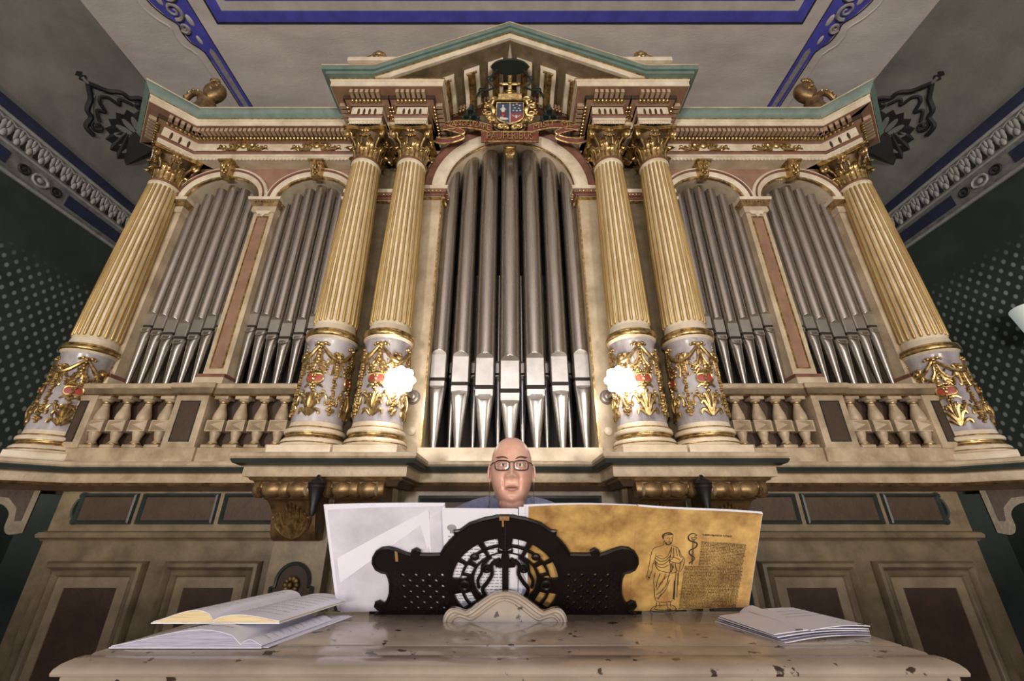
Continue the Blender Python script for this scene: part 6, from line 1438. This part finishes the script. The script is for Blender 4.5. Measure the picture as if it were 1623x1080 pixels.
capsule(b, [(HX,HY+0.035,HZ-0.05),(HX,1.635,1.50),(0,1.665,1.40)], [0.058,0.060,0.066])
b.ell((HX,HY-0.035,HZ-0.108),(0.046,0.045,0.030),16,12)       # soft under-chin
b.ell((0,1.70,1.28),(0.165,0.105,0.15),20,14); b.ell((0,1.73,1.08),(0.150,0.115,0.16),20,14); b.ell((0,1.76,0.90),(0.155,0.12,0.12),20,14)
for s in (-1,1):
    capsule(b, [(s*0.10,1.68,1.44),SH[s]], [0.05,0.05]); capsule(b, [SH[s],EL[s]], [0.052,0.042]); capsule(b, [EL[s],WR[s]], [0.041,0.027])
    wr = Vector(WR[s]); pd = Vector((-s*0.02,-0.055,-0.006)); palm = wr+pd
    b.ell(tuple(wr+pd*0.62),(0.038,0.046,0.015),14,10)
    for q, (dx, ln) in enumerate(((-0.030,0.060),(-0.011,0.074),(0.009,0.070),(0.028,0.055))):
        p0 = wr+Vector((s*dx*-1,-0.052,-0.002)); capsule(b, [tuple(p0),tuple(p0+Vector((0,-ln*0.45,0.012))),tuple(p0+Vector((0,-ln*0.85,-0.002))),tuple(p0+Vector((0,-ln,-0.016)))], [0.0092,0.0085,0.0078,0.007], 10, 3)
    p0 = wr+Vector((-s*0.030,-0.020,-0.004)); capsule(b, [tuple(p0),tuple(p0+Vector((-s*0.026,-0.024,-0.006))),tuple(p0+Vector((-s*0.034,-0.052,-0.014)))], [0.012,0.0105,0.009], 10, 3)
    capsule(b, [(s*0.09,1.76,0.84),(s*0.12,1.44,0.765)], [0.082,0.058]); capsule(b, [(s*0.12,1.44,0.765),(s*0.12,1.47,0.30)], [0.055,0.040])
body = voxel(b, 0.0029, 1).build('body', 'skin', man, smooth=180)
sh = MB()
sh.ell((0,1.70,1.32),(0.190,0.122,0.175),22,16); sh.ell((0,1.725,1.06),(0.172,0.135,0.19),22,16); sh.ell((0,1.755,0.89),(0.172,0.138,0.12),22,16)
capsule(sh, [(HX,1.650,1.495),(0,1.67,1.43)], [0.068,0.088])
for s in (-1,1):
    capsule(sh, [(s*0.05,1.668,1.492),(s*0.12,1.678,1.476),SH[s]], [0.062,0.064,0.064]); capsule(sh, [SH[s],EL[s]], [0.064,0.054]); capsule(sh, [EL[s],tuple(Vector(EL[s]).lerp(Vector(WR[s]),0.85))], [0.053,0.040])
shirt = voxel(sh, 0.008, 4).build('shirt', 'shirt', man, smooth=180)
for s in (-1,1):      # collar wings and placket
    vs = []; fs = []
    for i in range(9):
        u = i/8; a = PI*0.98*u   # from back of the neck round to the throat
        cx, cy = s*0.068*math.sin(a), 1.640+0.072*math.cos(a)*(1 if a < PI/2 else 1.12)
        z0 = 1.566-0.050*u; hgt = 0.034+0.014*sstep(0.6,1,u)
        vs += [(HX+cx*1.02,cy,z0),(HX+cx*1.30+s*0.004,cy+(cy-1.645)*0.20,z0-hgt),(HX+cx*1.33+s*0.004,cy+(cy-1.645)*0.24,z0-hgt+0.003),(HX+cx*1.05,cy,z0+0.005)]
    for i in range(8):
        for q in range(4): fs.append((i*4+q,i*4+(q+1)%4,(i+1)*4+(q+1)%4,(i+1)*4+q))
    MB().add(vs,fs+[(0,1,2,3),(35,34,33,32)]).build('collar','shirt',shirt)
tr = MB()
for s in (-1,1): capsule(tr, [(s*0.085,1.77,0.845),(s*0.12,1.44,0.768)], [0.093,0.068]); capsule(tr, [(s*0.12,1.44,0.768),(s*0.12,1.47,0.27)], [0.066,0.056])
tr.ell((0,1.775,0.86),(0.175,0.135,0.10),20,14)
voxel(tr, 0.010, 3).build('trousers','trousers',man,smooth=180)
for s in (-1,1):
    q = MB(); capsule(q, [(s*0.12,1.50,0.235),(s*0.12,1.40,0.225),(s*0.125,1.30,0.215)], [0.045,0.042,0.034]); voxel(q,0.008,2).build('shoe','darkiron',man,smooth=180)
    # eyes and eyebrows
    ey = MB().ell((HX+s*0.031,HY-0.0735,HZ+0.0205),(0.0118,0.0118,0.0088),20,16).build('eye','eyewhite',man)
    MB().ell((HX+s*0.030,HY-0.0815,HZ+0.0210),(0.0056,0.0046,0.0056),14,10).build('iris','iris',ey)
    lid = MB()
    for zz, rr in ((0.0300,0.0030),(0.0150,0.0022)):
        lid.tube([(HX+s*(0.031+0.0155*math.cos(t)),HY-0.0800-0.0062*math.sin(t)+0.004,HZ+0.022+(zz-0.022)*math.sin(t)) for t in [PI*i/10 for i in range(11)]],[rr*(0.4+0.6*math.sin(PI*i/10)) for i in range(11)],7)
    lid.build('eyelids','skin',man)
    bw = MB(); random.seed(5)
    for i in range(26):
        u = i/25; x = 0.014+0.034*u; z = 0.0430+0.0055*math.sin(PI*min(1,u*1.15)*0.75)
        y = -0.0905+0.016*u*u
        bw.tube([(HX+s*x,HY+y,HZ+z-0.002),(HX+s*(x+0.005),HY+y-0.0022,HZ+z+0.0016*random.uniform(0.2,1.2)),(HX+s*(x+0.009),HY+y+0.002,HZ+z+0.001)],[0.0016,0.0019,0.0006],5)
    tag(bw.build('eyebrow','brow',man), kind='stuff')
lp = MB(); lp.tube([(HX-0.023+0.046*i/10,HY-0.1085+0.0085*abs(i/5-1)**1.6,HZ-0.0625+0.004*abs(i/5-1)**2) for i in range(11)],[0.0012+0.0036*math.sin(PI*i/10) for i in range(11)],8)
lp.build('lower_lip','lipskin',man)
MB().tube([(HX-0.023+0.046*i/10,HY-0.1100+0.0095*abs(i/5-1)**1.6,HZ-0.0560-0.003*abs(i/5-1)**2) for i in range(11)],[0.0008+0.0014*math.sin(PI*i/10) for i in range(11)],6).build('mouth_line','brow',man)
lp = MB(); lp.tube([(HX-0.023+0.046*i/10,HY-0.1075+0.0085*abs(i/5-1)**1.6,HZ-0.0505-0.004*abs(i/5-1)**2) for i in range(11)],[0.0010+0.0024*math.sin(PI*i/10) for i in range(11)],8)
lp.build('upper_lip','lipskin',man)
# spectacles with neck cord
gl = thing('eyeglasses', (HX,HY-0.10,HZ+0.020), 'dark narrow-rimmed rectangular eyeglasses on a neck cord, worn by the player', 'glasses')
for s in (-1,1):
    ring = []
    for i in range(28):
        t = 2*PI*i/28; cx = math.copysign(abs(math.cos(t))**0.62,math.cos(t)); cz = math.copysign(abs(math.sin(t))**0.62,math.sin(t))
        x = 0.0335+0.0245*cx; z = 0.0165*cz+(-0.001)
        ring.append((HX+s*x, HY-0.106+0.34*max(0,x-0.020)**1.25, HZ+0.018+z))
    MB().tube(ring,0.0022,7,closed=True).build('rim','glassframe',gl)
    c = Vector((0,0,0))
    for p in ring: c += Vector(p)/28
    MB().add(ring+[tuple(c+Vector((0,-0.0012,0)))], [(i,(i+1)%28,28) for i in range(28)]).build('lens','lens',gl,smooth=60)
    MB().tube([(HX+s*0.057,HY-0.094,HZ+0.0275),(HX+s*0.066,HY-0.082,HZ+0.028),(HX+s*0.0775,HY-0.030,HZ+0.026),(HX+s*0.0785,HY+0.010,HZ+0.030),(HX+s*0.076,HY+0.028,HZ+0.018)],[0.0017,0.002,0.0016,0.0015,0.0012],7).build('temple','glassframe',gl)
    MB().tube(bez([(HX+s*0.0795,HY-0.012,HZ+0.022),(HX+s*0.0805,HY-0.022,HZ-0.02),(HX+s*0.079,HY-0.012,HZ-0.075),(HX+s*0.081,HY+0.0,HZ-0.125),(HX+s*0.079,HY+0.045,HZ-0.165)],6),0.0010,5).build('neck_cord','glassframe',gl)
MB().tube([(HX-0.010,HY-0.1055,HZ+0.027),(HX,HY-0.1085,HZ+0.0295),(HX+0.010,HY-0.1055,HZ+0.027)],0.0017,7).build('bridge','glassframe',gl)
# organ bench
bn = thing('organ_bench', (0,1.83,FLOOR), 'dark wooden organ bench hidden behind the console under the player', 'bench')
MB().cbox(-0.60,0.60,1.62,1.98,0.715,0.745,0.006).build('seat','benchwood',bn)
for s in (-1,1):
    MB().cbox(min(s*0.55,s*0.58),max(s*0.55,s*0.58),1.65,1.95,FLOOR,0.716,0.005).build('side','benchwood',bn)
MB().cbox(-0.56,0.56,1.88,1.905,0.40,0.46,0.004).build('stretcher','benchwood',bn)
